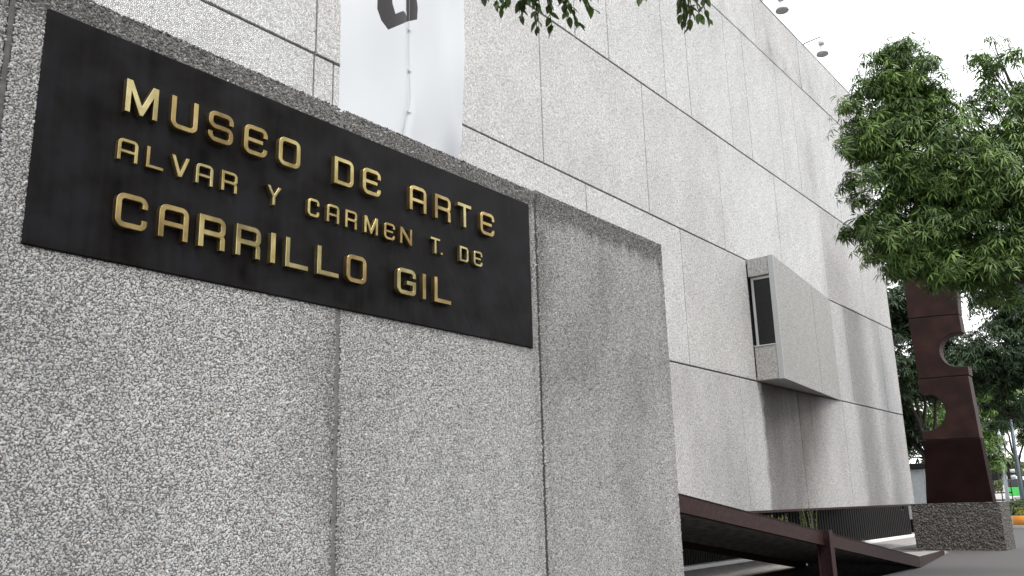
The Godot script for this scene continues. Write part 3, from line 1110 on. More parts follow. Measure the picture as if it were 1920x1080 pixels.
# ---------------------------------------------------------------- sculpture
func build_sculpture() -> void:
	var p := thing("plinth", "rough dark hammered concrete plinth under the rust-brown sculpture", "plinth", Vector3(32.0, 0, -6.85))
	var st := begin()
	# a block whose faces are broken into shallow facets
	var n := FastNoiseLite.new()
	n.seed = 41
	n.frequency = 2.2
	n.fractal_octaves = 3
	var faces := [[Vector3(31.3, 0, -8.15), Vector3(0, 0, 2.58), Vector3(0, 1.44, 0), Vector3(-1, 0, 0)], [Vector3(31.3, 0, -5.57), Vector3(1.5, 0, 0), Vector3(0, 1.44, 0), Vector3(0, 0, 1)],
		[Vector3(32.8, 0, -5.57), Vector3(0, 0, -2.58), Vector3(0, 1.44, 0), Vector3(1, 0, 0)], [Vector3(32.8, 0, -8.15), Vector3(-1.5, 0, 0), Vector3(0, 1.44, 0), Vector3(0, 0, -1)], [Vector3(31.3, 1.44, -8.15), Vector3(0, 0, 2.58), Vector3(1.5, 0, 0), Vector3(0, 1, 0)]]
	var mid := Vector3(32.05, 0.72, -6.86)
	var bent := func(v: Vector3) -> Vector3: return v + Vector3(n.get_noise_3dv(v * 3.0), 0.3 * n.get_noise_3dv(v * 3.0 + Vector3(50, 0, 0)), n.get_noise_3dv(v * 3.0 + Vector3(0, 90, 0))) * 0.035
	for f in faces:
		var nu := int(f[1].length() / 0.07)
		var nv := int(f[2].length() / 0.07)
		for a in nu:
			for b in nv:
				var q := []
				for k in [[0, 0], [1, 0], [1, 1], [0, 1]]:
					q.append(bent.call(f[0] + f[1] * (float(a + k[0]) / nu) + f[2] * (float(b + k[1]) / nv)))
				var inside: Vector3 = (q[0] + q[2]) / 2.0 - f[3]
				quad(st, q[0], q[1], q[2], q[3], inside)
	put("block", st, M.rough, p)

	var t := thing("sculpture", "tall rust-brown steel block sculpture with round bites cut from its sides", "sculpture", Vector3(32.25, 1.45, -6.9))
	var bite := func(cx: float, cy: float, r: float, a0: float, a1: float) -> Array:
		var out := []
		for k in 17:
			var a := deg_to_rad(lerpf(a0, a1, k / 16.0))
			out.append([cx + r * cos(a), cy + r * sin(a)])
		return out
	# profiles: distance d from the street line, height y
	var blocks := []
	blocks.append([[7.84, 1.44], [5.87, 1.44], [5.96, 3.42], [7.66, 3.46]])
	var b2 := [[7.675, 3.49], [5.965, 3.45], [6.035, 5.46], [7.575, 5.49], [7.59, 5.06]]
	b2.append_array(bite.call(7.5, 4.4, 0.63, 80.0, 284.0))
	b2.append([7.668, 3.76])
	blocks.append(b2)
	var b3 := [[7.575, 5.52], [6.0, 5.49], [6.0, 5.79], [6.16, 5.80]]
	var cut: Array = bite.call(6.22, 6.34, 0.57, 264.0, 454.0)
	b3.append_array(cut)
	b3.append_array([[6.03, 6.92], [6.04, 7.50], [7.625, 7.58]])
	blocks.append(b3)
	blocks.append([[7.625, 7.61], [6.04, 7.53], [5.93, 9.3], [7.59, 9.42]])
	blocks.append([[7.59, 9.45], [5.93, 9.33], [5.9, 10.2], [7.55, 10.3]])
	for k in blocks.size():
		st = begin()
		var pv := PackedVector2Array()
		for q in blocks[k]:
			# mirrored at the axis where the bite opens: the circle of the left bite grows to the right
			pv.append(Vector2(-q[0], q[1]))
		if k == 1:
			pv = PackedVector2Array()
			for q in b2.slice(0, 5):
				pv.append(Vector2(-q[0], q[1]))
			for i in 17:
				var a := deg_to_rad(lerpf(98.0, -104.0, i / 16.0))
				pv.append(Vector2(-7.5 + 0.63 * cos(a), 4.4 + 0.63 * sin(a)))
			pv.append(Vector2(-7.668, 3.76))
		elif k == 2:
			pv = PackedVector2Array()
			for q in [[7.575, 5.52], [6.0, 5.49], [6.0, 5.77]]:
				pv.append(Vector2(-q[0], q[1]))
			for i in 17:
				var a := deg_to_rad(lerpf(282.0, 78.0, i / 16.0))
				pv.append(Vector2(-6.22 + 0.57 * cos(a), 6.34 + 0.57 * sin(a)))
			for q in [[6.025, 6.93], [6.04, 7.50], [7.625, 7.58]]:
				pv.append(Vector2(-q[0], q[1]))
		extrude(st, pv, 0.55, Vector3(32.0, 0, 0), Vector3(0, 0, 1), Vector3.UP, Vector3(-1, 0, 0), 0.012)
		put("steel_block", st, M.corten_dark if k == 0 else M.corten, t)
	# thin shims that show as dark lines between the blocks
	for q in [[3.40, 3.50, -7.60, -6.0], [5.42, 5.53, -7.53, -6.07], [7.48, 7.62, -7.56, -6.08], [9.30, 9.46, -7.53, -5.97]]:
		st = begin()
		box(st, Vector3(32.03, q[0], q[2]), Vector3(32.52, q[1], q[3]))
		put("shim", st, M.dark_paint, t)

# ---------------------------------------------------------------- floodlights on the roof edge
func build_floodlights() -> void:
	for k in 2:
		var s: float = [28.55, 24.95][k]
		var t := thing("floodlight", ["white bell floodlight on a thin arm at the roof edge, nearest the tree", "white bell floodlight over the roof edge, cut by the top of the picture"][k], "floodlight", Vector3(s, 17.06, -9.05), "floodlights along the museum roof")
		var z := -8.38
		var st := begin()
		tube(st, [Vector3(s, 17.0, -9.06), Vector3(s, 17.07, -8.95), Vector3(s, 17.12, z + 0.02)], [0.022, 0.022, 0.018], 6)
		put("arm", st, M.dark_paint, t)
		st = begin(true)
		var yt := 16.98
		tube(st, [Vector3(s, yt + 0.12, z), Vector3(s, yt, z), Vector3(s, yt - 0.01, z), Vector3(s, yt - 0.16, z), Vector3(s, yt - 0.19, z)], [0.02, 0.03, 0.10, 0.10, 0.06], 16)
		put("ballast_box", st, M.lamp, t)
		st = begin(true)
		tube(st, [Vector3(s, yt - 0.19, z), Vector3(s, yt - 0.25, z), Vector3(s, yt - 0.36, z), Vector3(s, yt - 0.46, z), Vector3(s, yt - 0.52, z)], [0.045, 0.06, 0.10, 0.18, 0.21], 20)
		put("shade", st, M.lamp, t)
		st = begin()
		cyl(st, Vector3(s, yt - 0.522, z), Vector3(s, yt - 0.545, z), 0.2, 0.195, 20)
		put("lens", st, M.lamp_glass, t)

# ---------------------------------------------------------------- trees
func spray_mesh(sd: int, leaves: int, length: float, wide: float) -> ArrayMesh:
	# a drooping fan of narrow leaves that hangs from the origin
	var r := RandomNumberGenerator.new()
	r.seed = sd
	var st := begin()
	for k in leaves:
		var a := TAU * k / leaves + r.randf_range(-0.35, 0.35)
		var lift := r.randf_range(-0.75, 0.25)
		var dir := Vector3(cos(a), lift, sin(a)).normalized()
		var sag := Vector3(0, -r.randf_range(0.25, 0.6), 0)
		var L := length * r.randf_range(0.75, 1.2)
		var side := dir.cross(Vector3.UP).normalized().rotated(dir, r.randf_range(-0.6, 0.6))
		var fold := side.cross(dir) * 0.25
		var base := dir * 0.02 + Vector3(0, r.randf_range(-0.06, 0.03), 0)
		var p := []
		for q in [0.0, 0.35, 0.7, 1.0]:
			p.append(base + dir * L * q + sag * L * q * q)
		var ws := [0.1, 1.0, 0.7, 0.0]
		for i in 3:
			for e in [-1.0, 1.0]:
				var a0: Vector3 = p[i] + (side * e + fold) * wide * 0.5 * ws[i]
				var a1: Vector3 = p[i + 1] + (side * e + fold) * wide * 0.5 * ws[i + 1]
				var order := [p[i], a0, a1, p[i], a1, p[i + 1]]
				if e > 0:
					order = [p[i], a1, a0, p[i], p[i + 1], a1]
				for v in order:
					st.set_uv(Vector2(v.x, v.z))
					st.add_vertex(v)
	st.generate_normals()
	return st.commit()

func foliage(parent: Node3D, mesh: Mesh, blobs: Array, count: int, scale: float, dark: Color, light: Color, sd: int, core := 0.35) -> void:
	# blobs: [x, y, z, radius, how full]
	var r := RandomNumberGenerator.new()
	r.seed = sd
	var total := 0.0
	for b in blobs:
		total += pow(b[3], 2.4) * b[4]
	var tr := []
	for b in blobs:
		var n := int(count * pow(b[3], 2.4) * b[4] / total)
		# leaves gather in tufts
		var tufts := []
		for k in maxi(6, int(n / 20.0)):
			var v := Vector3(r.randfn(), r.randfn(), r.randfn()).normalized()
			tufts.append(v * b[3] * pow(r.randf_range(core, 1.0), 0.5))
		for k in n:
			var tf: Vector3 = tufts[r.randi() % tufts.size()]
			var p: Vector3 = Vector3(b[0], b[1], b[2]) + tf * Vector3(1, 0.92, 1) + Vector3(r.randfn(), r.randfn() * 0.75, r.randfn()) * 0.145 * b[3]
			var out: Vector3 = (tf.normalized() + Vector3(0, 0.5, 0)).normalized()
			var bas := Basis(Vector3.UP, r.randf() * TAU)
			var ax := Vector3.UP.cross(out)
			if ax.length() > 0.01:
				bas = Basis(ax.normalized(), r.randf_range(0.2, 0.9) * Vector3.UP.angle_to(out)) * bas
			bas = bas.scaled(Vector3.ONE * scale * r.randf_range(0.55, 1.3))
			var q := clampf(r.randf() * 0.7 + 0.3 * (0.5 + 0.5 * sin(tf.x * 3.0 + tf.y * 5.0)), 0.0, 1.0)
			tr.append([p, bas, dark.lerp(light, q)])
	var mm := MultiMesh.new()
	mm.transform_format = MultiMesh.TRANSFORM_3D
	mm.use_colors = true
	mm.mesh = mesh
	mm.instance_count = tr.size()
	for k in tr.size():
		mm.set_instance_transform(k, Transform3D(tr[k][1], tr[k][0]))
		mm.set_instance_color(k, tr[k][2])
	var o := MultiMeshInstance3D.new()
	o.multimesh = mm
	o.material_override = M.leaf
	o.set_meta("kind", "stuff")
	place("foliage", o, parent)

func wiggle(a: Vector3, b: Vector3, n: int, amp: float, r: RandomNumberGenerator) -> Array:
	var out := []
	for k in n + 1:
		var f := float(k) / n
		var j := Vector3(r.randf_range(-1, 1), r.randf_range(-0.4, 0.4), r.randf_range(-1, 1)) * amp * sin(PI * f)
		out.append(a.lerp(b, f) + j)
	return out

func taper(n: int, r0: float, r1: float) -> Array:
	var out := []
	for k in n + 1:
		out.append(lerpf(r0, r1, float(k) / n))
	return out

func tree(called: String, label: String, foot: Vector3, fork: Vector3, girth: float, blobs: Array, mesh: Mesh, count: int, scale: float, dark: Color, light: Color, sd: int, group := "") -> void:
	var t := thing(called, label, "tree", foot, group)
	var r := RandomNumberGenerator.new()
	r.seed = sd
	var st := begin(true)
	tube(st, wiggle(foot - Vector3(0, 0.1, 0), fork, 6, 0.06 + girth * 0.2, r), taper(6, girth, girth * 0.7), 10)
	put("trunk", st, M.bark, t)
	for b in blobs:
		var end := Vector3(b[0], b[1] + b[3] * 0.35, b[2])
		if end.distance_to(fork) < 0.3:
			continue
		st = begin(true)
		tube(st, wiggle(fork, end, 6, fork.distance_to(end) * 0.05, r), taper(6, girth * 0.42, girth * 0.06), 7)
		for k in 3:
			var q := fork.lerp(end, r.randf_range(0.5, 0.9))
			var e2: Vector3 = Vector3(b[0], b[1], b[2]) + Vector3(r.randfn(), r.randfn(), r.randfn()).normalized() * b[3] * 0.8
			tube(st, wiggle(q, e2, 4, 0.06 * b[3], r), taper(4, girth * 0.12, girth * 0.03), 5)
		put("branch", st, M.bark, t)
	foliage(t, mesh, blobs, count, scale, dark, light, sd + 1)

func build_trees() -> void:
	var spray := spray_mesh(1, 8, 0.145, 0.028)
	var blobs := [[17.90, 10.3, -3.72, 0.62, 0.55], [19.15, 10.3, -2.2, 0.5, 0.2], [19.7, 9.9, -1.9, 0.6, 0.25], [17.90, 9.95, -3.75, 0.80, 0.75], [17.85, 9.45, -4.1, 0.8, 0.8], [17.89, 9.0, -4.18, 0.90, 0.9], [18.53, 8.35, -3.62, 1.22, 1.0], [17.94, 7.96, -4.54, 0.76, 1.0], [19.02, 9.88, -2.37, 0.66, 0.32], [19.4, 9.04, -2.21, 0.92, 0.5],
		[19.28, 7.9, -2.84, 1.24, 1.0], [18.45, 7.0, -4.28, 1.03, 1.0], [19.23, 6.65, -3.4, 1.19, 1.0], [19.86, 6.84, -2.51, 1.08, 0.9], [17.99, 7.12, -4.81, 0.54, 0.9], [19.98, 8.39, -1.73, 1.08, 0.7],
		[20.23, 9.21, -1.07, 1.08, 0.7], [20.44, 6.91, -1.73, 1.19, 0.9], [18.59, 6.3, -4.42, 0.56, 0.8], [19.13, 6.2, -3.75, 0.62, 0.9], [18.16, 9.51, -3.63, 0.80, 0.9], [17.55, 8.7, -4.75, 0.46, 0.7], [20.74, 7.84, -0.97, 1.19, 0.8], [19.6, 6.0, -2.75, 0.75, 0.9], [20.1, 6.05, -1.9, 0.7, 0.8], [19.0, 6.0, -3.2, 0.5, 0.7]]
	tree("ash_tree", "leafy green tree with drooping narrow leaves in front of the museum corner, nearest tree", Vector3(22.3, 0, -1.2), Vector3(21.7, 5.3, -1.2), 0.17, blobs, spray, 14500, 1.0, C(0.024, 0.056, 0.018), C(0.175, 0.275, 0.066), 301)
	var big := spray_mesh(2, 7, 0.34, 0.085)
	# unseen trees across the street, added to darken the lower walls' low sky
	for k in 6:
		var x: float = [-7.0, 1.5, 9.5, 18.5, 27.0, 36.0][k]
		var z: float = [11.5, 12.2, 11.0, 12.4, 11.6, 12.0][k]
		tree("added_shade_tree", ["first","second","third","fourth","fifth","sixth"][k] + " added unseen shade tree from the left along the far side of the street", Vector3(x, 0, z), Vector3(x, 3.6, z), 0.26, [[x, 7.0, z, 2.8, 1], [x - 2.2, 5.4, z, 2.4, 1], [x + 2.2, 5.2, z + 0.4, 2.4, 1], [x, 9.2, z, 2.1, 1]], big, 1400, 1.5, C(0.02, 0.045, 0.014), C(0.05, 0.09, 0.03), 801 + 3 * k, "added shade trees across the street")
	var far := "dark trees beyond the sculpture"
	tree("background_tree", "dark tall tree filling the gap between museum corner and sculpture", Vector3(60.0, 0, -14.2), Vector3(59.5, 4.0, -14.2), 0.3, [[57.86, 9.8, -14.5, 2.6, 1], [58.9, 5.8, -16.4, 1.9, 1], [57.8, 13.2, -13.2, 2.3, 1], [60.0, 6.2, -15.8, 2.0, 1], [57.0, 12.8, -15.2, 2.0, 1], [60, 9.5, -12.4, 2.4, 1], [59.6, 3.6, -14.9, 1.5, 0.9]], big, 6500, 1.0, C(0.009, 0.022, 0.008), C(0.034, 0.066, 0.02), 311, far)
	tree("background_tree", "dark spreading tree to the right of the sculpture, behind the plinth", Vector3(52.0, 0, -5.4), Vector3(51.6, 4.6, -6.4), 0.26, [[50.36, 8.95, -7.7, 2.0, 1], [49.8, 7.9, -9.0, 1.3, 0.9], [51.2, 6.5, -7.4, 1.35, 0.9], [50.3, 11.3, -6.9, 2.0, 0.8], [51.5, 8.4, -5.6, 2.0, 1], [50.6, 5.7, -8.6, 0.8, 0.6], [51.6, 11.5, -5.0, 2.0, 0.8], [50.0, 13.2, -8.0, 1.7, 0.7]], big, 6200, 0.8, C(0.011, 0.026, 0.010), C(0.045, 0.085, 0.028), 321, far)
	tree("background_tree", "brighter green tree seen through the round bites of the sculpture", Vector3(70.0, 0.1, -14.0), Vector3(70, 3.5, -14.0), 0.3, [[70, 6.6, -14.2, 2.6, 1], [70.5, 4.6, -13.4, 1.9, 1], [71, 9.6, -12.6, 2.6, 1], [69.5, 8.2, -16.0, 2.6, 1]], big, 3000, 1.1, C(0.05, 0.10, 0.022), C(0.16, 0.26, 0.06), 331, far)
	tree("background_tree", "mid-green tree hanging low behind the signal pole, right of the sculpture's base", Vector3(87.0, 0.6, -13.6), Vector3(87, 4.2, -13.6), 0.25, [[85.0, 7.6, -15.2, 1.9, 0.9], [85.6, 6.6, -13.4, 1.7, 0.8], [86.5, 9.0, -12.0, 2.3, 1], [86.0, 10.4, -14.6, 2.4, 1]], big, 2300, 1.0, C(0.022, 0.045, 0.016), C(0.07, 0.11, 0.035), 337, far)
	var row := "pale distant trees across the crossing"
	for k in 5:
		var x: float = [136.0, 140.0, 138.0, 144.0, 133.0][k]
		var z: float = [-25.0, -21.0, -16.0, -30.0, -12.0][k]
		var g := 1.24
		tree("street_tree", ["olive tree far across the crossing, behind the traffic signal pole", "yellowish tree far across the crossing, above the green bus", "round far tree at the right edge, behind the bus roof", "grey-green far tree beside the pale tower", "low far tree standing behind the white end of the bus"][k], Vector3(x, g, z), Vector3(x, g + 1.6, z), 0.2, [[x, g + 3.4, z, 2.1, 1], [x, g + 4.6, z + 1.4, 1.6, 1], [x, g + 4.2, z - 1.6, 1.7, 1], [x - 1, g + 2.4, z + 0.6, 1.4, 1]], big, 900, 1.5, C(0.05, 0.075, 0.03), C(0.13, 0.16, 0.06), 341 + 7 * k, row)

# ---------------------------------------------------------------- far street
func build_street() -> void:
	# low grey outbuilding behind the museum corner
	var t := thing("outbuilding", "low grey panelled outbuilding with dark cap between museum corner and sculpture", "outbuilding", Vector3(50, 0, -13.5))
	var st := begin()
	box(st, Vector3(47.6, 0.62, -18.0), Vector3(54.0, 3.03, -10.9), 0.02)
	put("wall", st, M.grey_paint, t)
	st = begin()
	box(st, Vector3(47.5, 3.034, -18.0), Vector3(54.1, 3.3, -10.8), 0.02)
	put("roof_cap", st, M.dark_paint, t)
	st = begin()
	box(st, Vector3(47.55, 0.0, -18.0), Vector3(54.0, 0.6, -10.9), 0.01)
	put("base_band", st, M.louver, t)
	st = begin()
	for z in [-12.6, -11.6]:
		box(st, Vector3(47.585, 0.62, z), Vector3(47.598, 3.02, z + 0.05))
	put("panel_batten", st, M.alu, t)
	# signal pole
	t = thing("traffic_signal", "pale grey leaning signal pole with black traffic light beyond the plinth", "traffic light", Vector3(80.7, 0.5, -13.75))
	st = begin(true)
	tube(st, [Vector3(80.7, 0.45, -13.77), Vector3(80.2, 3.4, -13.6), Vector3(79.4, 6.8, -13.4)], [0.16, 0.13, 0.10], 12)
	put("pole", st, M.pole, t)
	st = begin()
	box(st, Vector3(79.9, 2.85, -14.7), Vector3(80.15, 3.65, -14.0), 0.03)
	put("signal_head", st, M.dark_paint, t)
	st = begin()
	box(st, Vector3(80.0, 2.9, -13.42), Vector3(80.25, 3.75, -13.15), 0.03)
	var hd := put("signal_head", st, M.dark_paint, t)
	for k in 2:
		st = begin(true)
		var y := 3.52 - 0.45 * k
		tube(st, [Vector3(80.12, y, -13.16), Vector3(80.12, y, -12.85)], [0.14, 0.15], 12)
		put("visor", st, M.lamp, hd)
	t = thing("utility_pole", "dark blue-grey street pole in front of the bus at the right edge", "pole", Vector3(72.1, 0.3, -11.35))
	st = begin(true)
	tube(st, [Vector3(72.1, 0.28, -11.36), Vector3(71.6, 3.2, -11.26), Vector3(70.7, 7.5, -11.1)], [0.15, 0.13, 0.11], 12)
	put("shaft", st, M.pole_dark, t)
	st = begin(true)
	cyl(st, Vector3(72.1, 0.25, -11.36), Vector3(72.09, 0.6, -11.36), 0.22, 0.2, 12)
	put("base_collar", st, M.pole_dark, t)
	# bus
	t = thing("bus", "green and white bus crossing the far end of the street", "bus", Vector3(111, 1.24, -14))
	var green := mat(lin(0.05, 0.42, 0.07), 0.35)
	var white := mat(lin(0.75, 0.76, 0.77), 0.35)
	st = begin()
	box(st, Vector3(110, 1.62, -18.75), Vector3(112.4, 2.55, -17.35), 0.06)
	put("green_front", st, green, t)
	st = begin()
	box(st, Vector3(110, 1.62, -17.34), Vector3(112.4, 3.6, -8.5), 0.08)
	var body := put("body", st, white, t)
	st = begin()
	box(st, Vector3(110.0, 2.56, -18.75), Vector3(112.4, 3.35, -17.35), 0.05)
	put("windscreen", st, M.glass_dark, t)
	st = begin()
	box(st, Vector3(110, 3.36, -18.8), Vector3(112.4, 3.66, -17.35), 0.06)
	put("roof_front", st, white, t)
	for k in 5:
		st = begin()
		box(st, Vector3(109.97, 2.5, -17.1 + k * 1.7), Vector3(109.995, 3.25, -15.6 + k * 1.7), 0.01)
		put("window", st, M.glass_dark, body)
	for z in [-17.0, -10.2]:
		st = begin(true)
		cyl(st, Vector3(109.95, 1.72, z), Vector3(110.25, 1.72, z), 0.5, 0.5, 18)
		var wheel := put("wheel", st, M.dark_paint, t)
		st = begin()
		cyl(st, Vector3(109.93, 1.72, z), Vector3(109.949, 1.72, z), 0.24, 0.24, 12)
		put("hubcap", st, M.alu, wheel)
	# planter
	t = thing("planter", "round orange planter tub on the corner behind the plinth", "planter", Vector3(58.6, 0, -9.3))
	st = begin(true)
	var c := Vector3(58.7, 0, -9.25)
	tube(st, [c, c + Vector3(0, 0.06, 0), c + Vector3(0, 0.5, 0), c + Vector3(0, 0.52, 0)], [0.62, 0.66, 0.74, 0.7], 22)
	put("tub", st, mat(lin(0.62, 0.24, 0.025), 0.6), t)
	st = begin(true)
	tube(st, [c + Vector3(0, 0.522, 0), c + Vector3(0, 0.58, 0)], [0.66, 0.5], 16)
	put("soil", st, M.bark, t)
	t = thing("planter_shrub", "yellow-green low shrub growing in the orange planter", "shrub", c + Vector3(0, 0.55, 0))
	foliage(t, spray_mesh(4, 7, 0.13, 0.06), [[58.6, 0.78, -9.3, 0.42, 1.0], [58.7, 0.7, -8.9, 0.4, 1.0]], 380, 1.0, C(0.12, 0.14, 0.02), C(0.30, 0.28, 0.04), 501)
	t = thing("yucca", "spiky dark green yucca plant behind the orange planter", "plant", Vector3(61.8, 0, -9.6))
	foliage(t, spray_mesh(6, 14, 0.75, 0.07), [[61.8, 0.9, -9.9, 0.7, 1.0], [61.8, 1.0, -8.8, 0.7, 1.0]], 120, 1.0, C(0.03, 0.055, 0.02), C(0.09, 0.13, 0.05), 511, 0.1)
	st = begin(true)
	cyl(st, Vector3(61.8, 0, -9.6), Vector3(61.8, 0.9, -9.6), 0.12, 0.08, 8)
	put("stem", st, M.bark, t)
	# railing
	t = thing("street_railing", "dark metal street railing far behind the plinth, left of the signal pole", "railing", Vector3(85.5, 0.6, -15.5))
	for k in 5:
		st = begin()
		box(st, Vector3(85.4, 0.55, -17.2 + k * 0.75), Vector3(85.47, 2.75 if k % 2 == 0 else 2.2, -17.13 + k * 0.75))
		put("post", st, M.dark_paint, t)
	for y in [1.85, 1.25]:
		st = begin()
		box(st, Vector3(85.41, y, -17.2), Vector3(85.46, y + 0.1, -14.1))
		put("rail", st, M.dark_paint, t)
	# far tower
	t = thing("apartment_tower", "pale pink-white apartment tower far away behind the trees, right of the sculpture", "building", Vector3(172, 1.2, -31))
	st = begin()
	box(st, Vector3(169, 1.0, -35.5), Vector3(178, 15.5, -29.2), 0.1)
	var wl := put("wall", st, mat(lin(0.62, 0.58, 0.57), 0.8), t)
	for a in 4:
		for b in 3:
			st = begin()
			box(st, Vector3(168.94, 3.6 + a * 2.9, -34.9 + b * 1.9), Vector3(168.985, 5.2 + a * 2.9, -33.7 + b * 1.9))
			put("window", st, M.pole_dark, wl)

# ---------------------------------------------------------------- weeds on the ramp
func build_weeds() -> void:
	var kinds := [[14.95, 0.10, 0.22, 5, "low yellow-green weed tuft highest up the ramp edge"], [15.5, 0.14, 0.18, 6, "short leafy weed tuft second from the top of the ramp"], [15.95, 0.22, 0.05, 2, "single thin stalk weed between the low tufts on the ramp"], [16.25, 0.10, 0.14, 5, "small weed tuft below the thin stalk on the ramp edge"],
		[16.55, 0.46, -0.22, 3, "tall pale grass stalks leaning left on the ramp edge"], [16.85, 0.42, 0.0, 2, "tall upright leafy weed beside the leaning stalks"], [17.02, 0.26, 0.02, 1, "short single upright weed left of the ramp post"], [17.18, 0.46, 0.05, 4, "bushy dark green weed standing just behind the ramp post"], [19.9, 0.13, 0.05, 3, "tiny dry weed on the lower ramp edge"]]
	var r := RandomNumberGenerator.new()
	r.seed = 88
	for q in kinds:
		var s: float = q[0]
		var foot := Vector3(s, 1.745 - 0.1262 * (s - 11.6) - 0.03, -6.25)
		var t := thing("weed", q[4], "weed", foot, "weeds growing along the ramp")
		for k in q[3]:
			var h: float = q[1] * r.randf_range(0.7, 1.15)
			var f := foot + Vector3(r.randf_range(-0.08, 0.08), 0, r.randf_range(-0.06, 0.06))
			var lean := Vector3(q[2] + r.randf_range(-0.08, 0.08), 0, r.randf_range(-0.08, 0.08)) * 1.0
			var st := begin()
			var pts := []
			for i in 5:
				var u := i / 4.0
				pts.append(f + Vector3(0, h * u, 0) + lean * u * u * h * 2.2)
			tube(st, pts, [0.006, 0.005, 0.005, 0.004, 0.003], 5)
			for i in int(h / 0.022) + 4:
				var u := r.randf_range(0.15, 1.0)
				var p := f + Vector3(0, h * u, 0) + lean * u * u * h * 2.2
				var d := Vector3(r.randf_range(-1, 1), r.randf_range(-0.1, 0.7), r.randf_range(-1, 1)).normalized() * r.randf_range(0.02, 0.045)
				var sd := d.cross(Vector3.UP).normalized() * 0.011
				tri(st, p, p + d * 0.5 + sd, p + d, p + Vector3(0, -1, 0))
				tri(st, p, p + d, p + d * 0.5 - sd, p + Vector3(0, -1, 0))
			put("stalk", st, M.weed, t)

# ---------------------------------------------------------------- leafy twigs that hang into the top of the picture
func leaf_shape(sd: int) -> ArrayMesh:
	# a broad pointed leaf along +x, folded at its midrib and curling down
	var r := RandomNumberGenerator.new()
	r.seed = sd
	var st := begin()
	var n := 7
	var mids := []
	var ws := []
	for k in n + 1:
		var u := float(k) / n
		mids.append(Vector3(u, -0.16 * u * u * r.randf_range(0.8, 1.2), 0))
		ws.append(0.25 * pow(sin(PI * pow(u, 0.72)), 0.85) if k > 0 and k < n else 0.004)
	for k in n:
		for e in [-1.0, 1.0]:
			var a: Vector3 = mids[k] + Vector3(0, ws[k] * 0.3, ws[k] * e)
			var b: Vector3 = mids[k + 1] + Vector3(0, ws[k + 1] * 0.3, ws[k + 1] * e)
			quad(st, mids[k], a, b, mids[k + 1], mids[k] + Vector3(0, -1, 0))
	st.generate_normals()
	return st.commit()

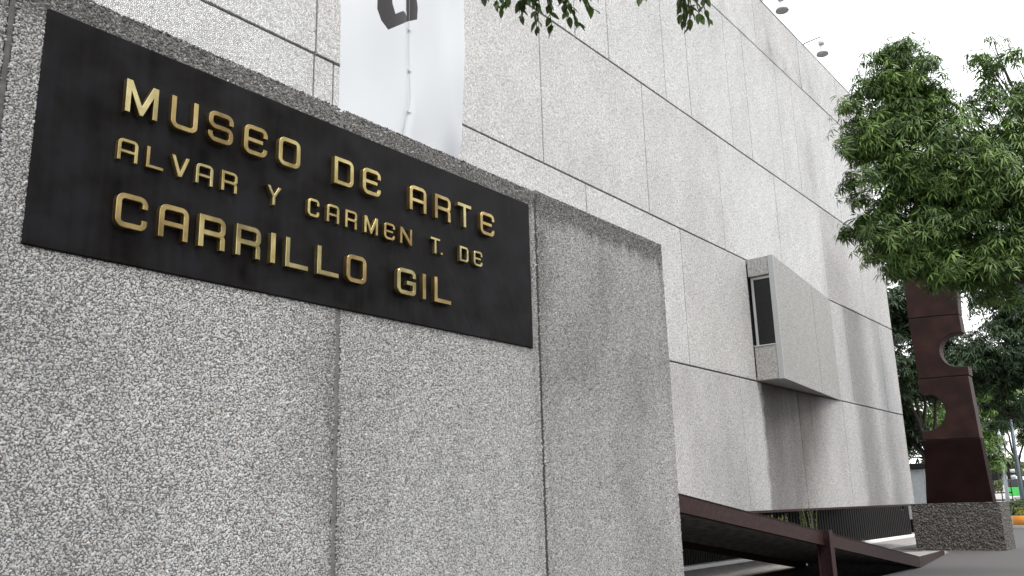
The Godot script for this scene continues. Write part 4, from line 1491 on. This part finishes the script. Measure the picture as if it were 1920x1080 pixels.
func build_branches() -> void:
	var shapes := []
	for k in 4:
		shapes.append(leaf_shape(700 + k))
	var foot := Vector3(-1.2, 0, 2.6)
	var t := thing("overhanging_tree", "broad-leaved street tree whose dark leafy twigs hang in at the top edge", "tree", foot)
	var r := RandomNumberGenerator.new()
	r.seed = 4242
	var st := begin(true)
	var fork := Vector3(-0.6, 4.4, 2.1)
	tube(st, wiggle(foot, fork, 6, 0.08, r), taper(6, 0.16, 0.12), 10)
	put("trunk", st, M.bark, t)
	var blobs := [[0.2, 6.6, 0.8, 1.8, 1], [2.4, 6.5, -0.3, 1.5, 1], [3.8, 7.0, -0.4, 1.5, 1], [-2.2, 6.4, 0.4, 1.9, 1], [1.5, 7.8, 2.4, 2.2, 1], [5.6, 8.2, 1.0, 1.7, 1], [-0.5, 8.4, 1.5, 2.0, 1]]
	for b in blobs:
		st = begin(true)
		tube(st, wiggle(fork, Vector3(b[0], b[1], b[2]), 6, 0.15, r), taper(6, 0.07, 0.015), 7)
		put("limb", st, M.bark, t)
	foliage(t, spray_mesh(8, 7, 0.2, 0.07), blobs, 1500, 1.0, C(0.022, 0.045, 0.014), C(0.05, 0.09, 0.025), 611, 0.1)
	# the twigs in view; along the wall is to the right
	var right := Vector3(0.612, 0, 0.79)
	var away := Vector3(0.79, 0, -0.612)
	for k in 2:
		var hub := Vector3(2.42, 3.572, -1.72) if k == 0 else Vector3(2.80, 3.59, -1.30)
		var ends := [[-0.27, -0.20], [-0.2, -0.235], [-0.13, -0.25], [-0.06, -0.24], [0.0, -0.25], [0.06, -0.27], [0.12, -0.25], [0.16, -0.27], [0.21, -0.235], [0.06, -0.2], [-0.06, -0.2], [-0.22, -0.18], [0.14, -0.2], [-0.12, -0.18], [-0.24, -0.14], [-0.16, -0.13], [-0.08, -0.14], [0.0, -0.15], [0.08, -0.14], [0.16, -0.15], [0.22, -0.17], [0.03, -0.19], [-0.03, -0.21], [0.11, -0.22]]
		if k == 1:
			ends = [[-0.18, -0.215], [-0.14, -0.20], [0.0, -0.25], [0.045, -0.30], [0.03, -0.27], [0.09, -0.22], [0.01, -0.23], [0.11, -0.2], [0.06, -0.24], [0.04, -0.2], [0.0, -0.2], [-0.2, -0.18], [0.09, -0.25]]
		st = begin()
		var up := Vector3(2.4, 6.5, -0.3)
		tube(st, [up, hub.lerp(up, 0.35) + Vector3(0.05, 0.1, 0.05), hub], [0.02, 0.010, 0.005], 6)
		var picks := []
		for e in ends:
			var tip: Vector3 = hub + right * e[0] + Vector3(0, e[1] + 0.06, 0) + away * r.randf_range(-0.12, 0.12)
			var bend: Vector3 = hub.lerp(tip, 0.5) + Vector3(0, 0.03, 0) + right * e[0] * 0.15
			tube(st, [hub, bend, tip], [0.0035, 0.0028, 0.0014], 5)
			for i in (20 if k == 0 else 9):
				var u := clampf(1.0 - (0.042 if k == 0 else 0.07) * i + r.randf_range(-0.03, 0.03), 0.0, 1.0)
				picks.append(bend.lerp(tip, u * 2.0 - 1.0) if u > 0.5 else hub.lerp(bend, u * 2.0))
		var twig := put("twig", st, M.bark, t)
		for p in picks:
			var o := MeshInstance3D.new()
			o.mesh = shapes[r.randi() % 4]
			o.material_override = M.near_leaf if r.randf() < 0.6 else M.near_leaf_b
			var dir := (right * r.randf_range(-0.8, 0.8) + away * r.randf_range(-0.7, 0.7) + Vector3(0, r.randf_range(-1.2, -0.35), 0)).normalized()
			var sidev := dir.cross(Vector3(r.randf_range(-0.4, 0.4), 1, r.randf_range(-0.4, 0.4))).normalized()
			var L := r.randf_range(0.031, 0.049)
			o.transform = Transform3D(Basis(dir, sidev.cross(dir), sidev).scaled_local(Vector3.ONE * L), p)
			place("leaf", o, twig)
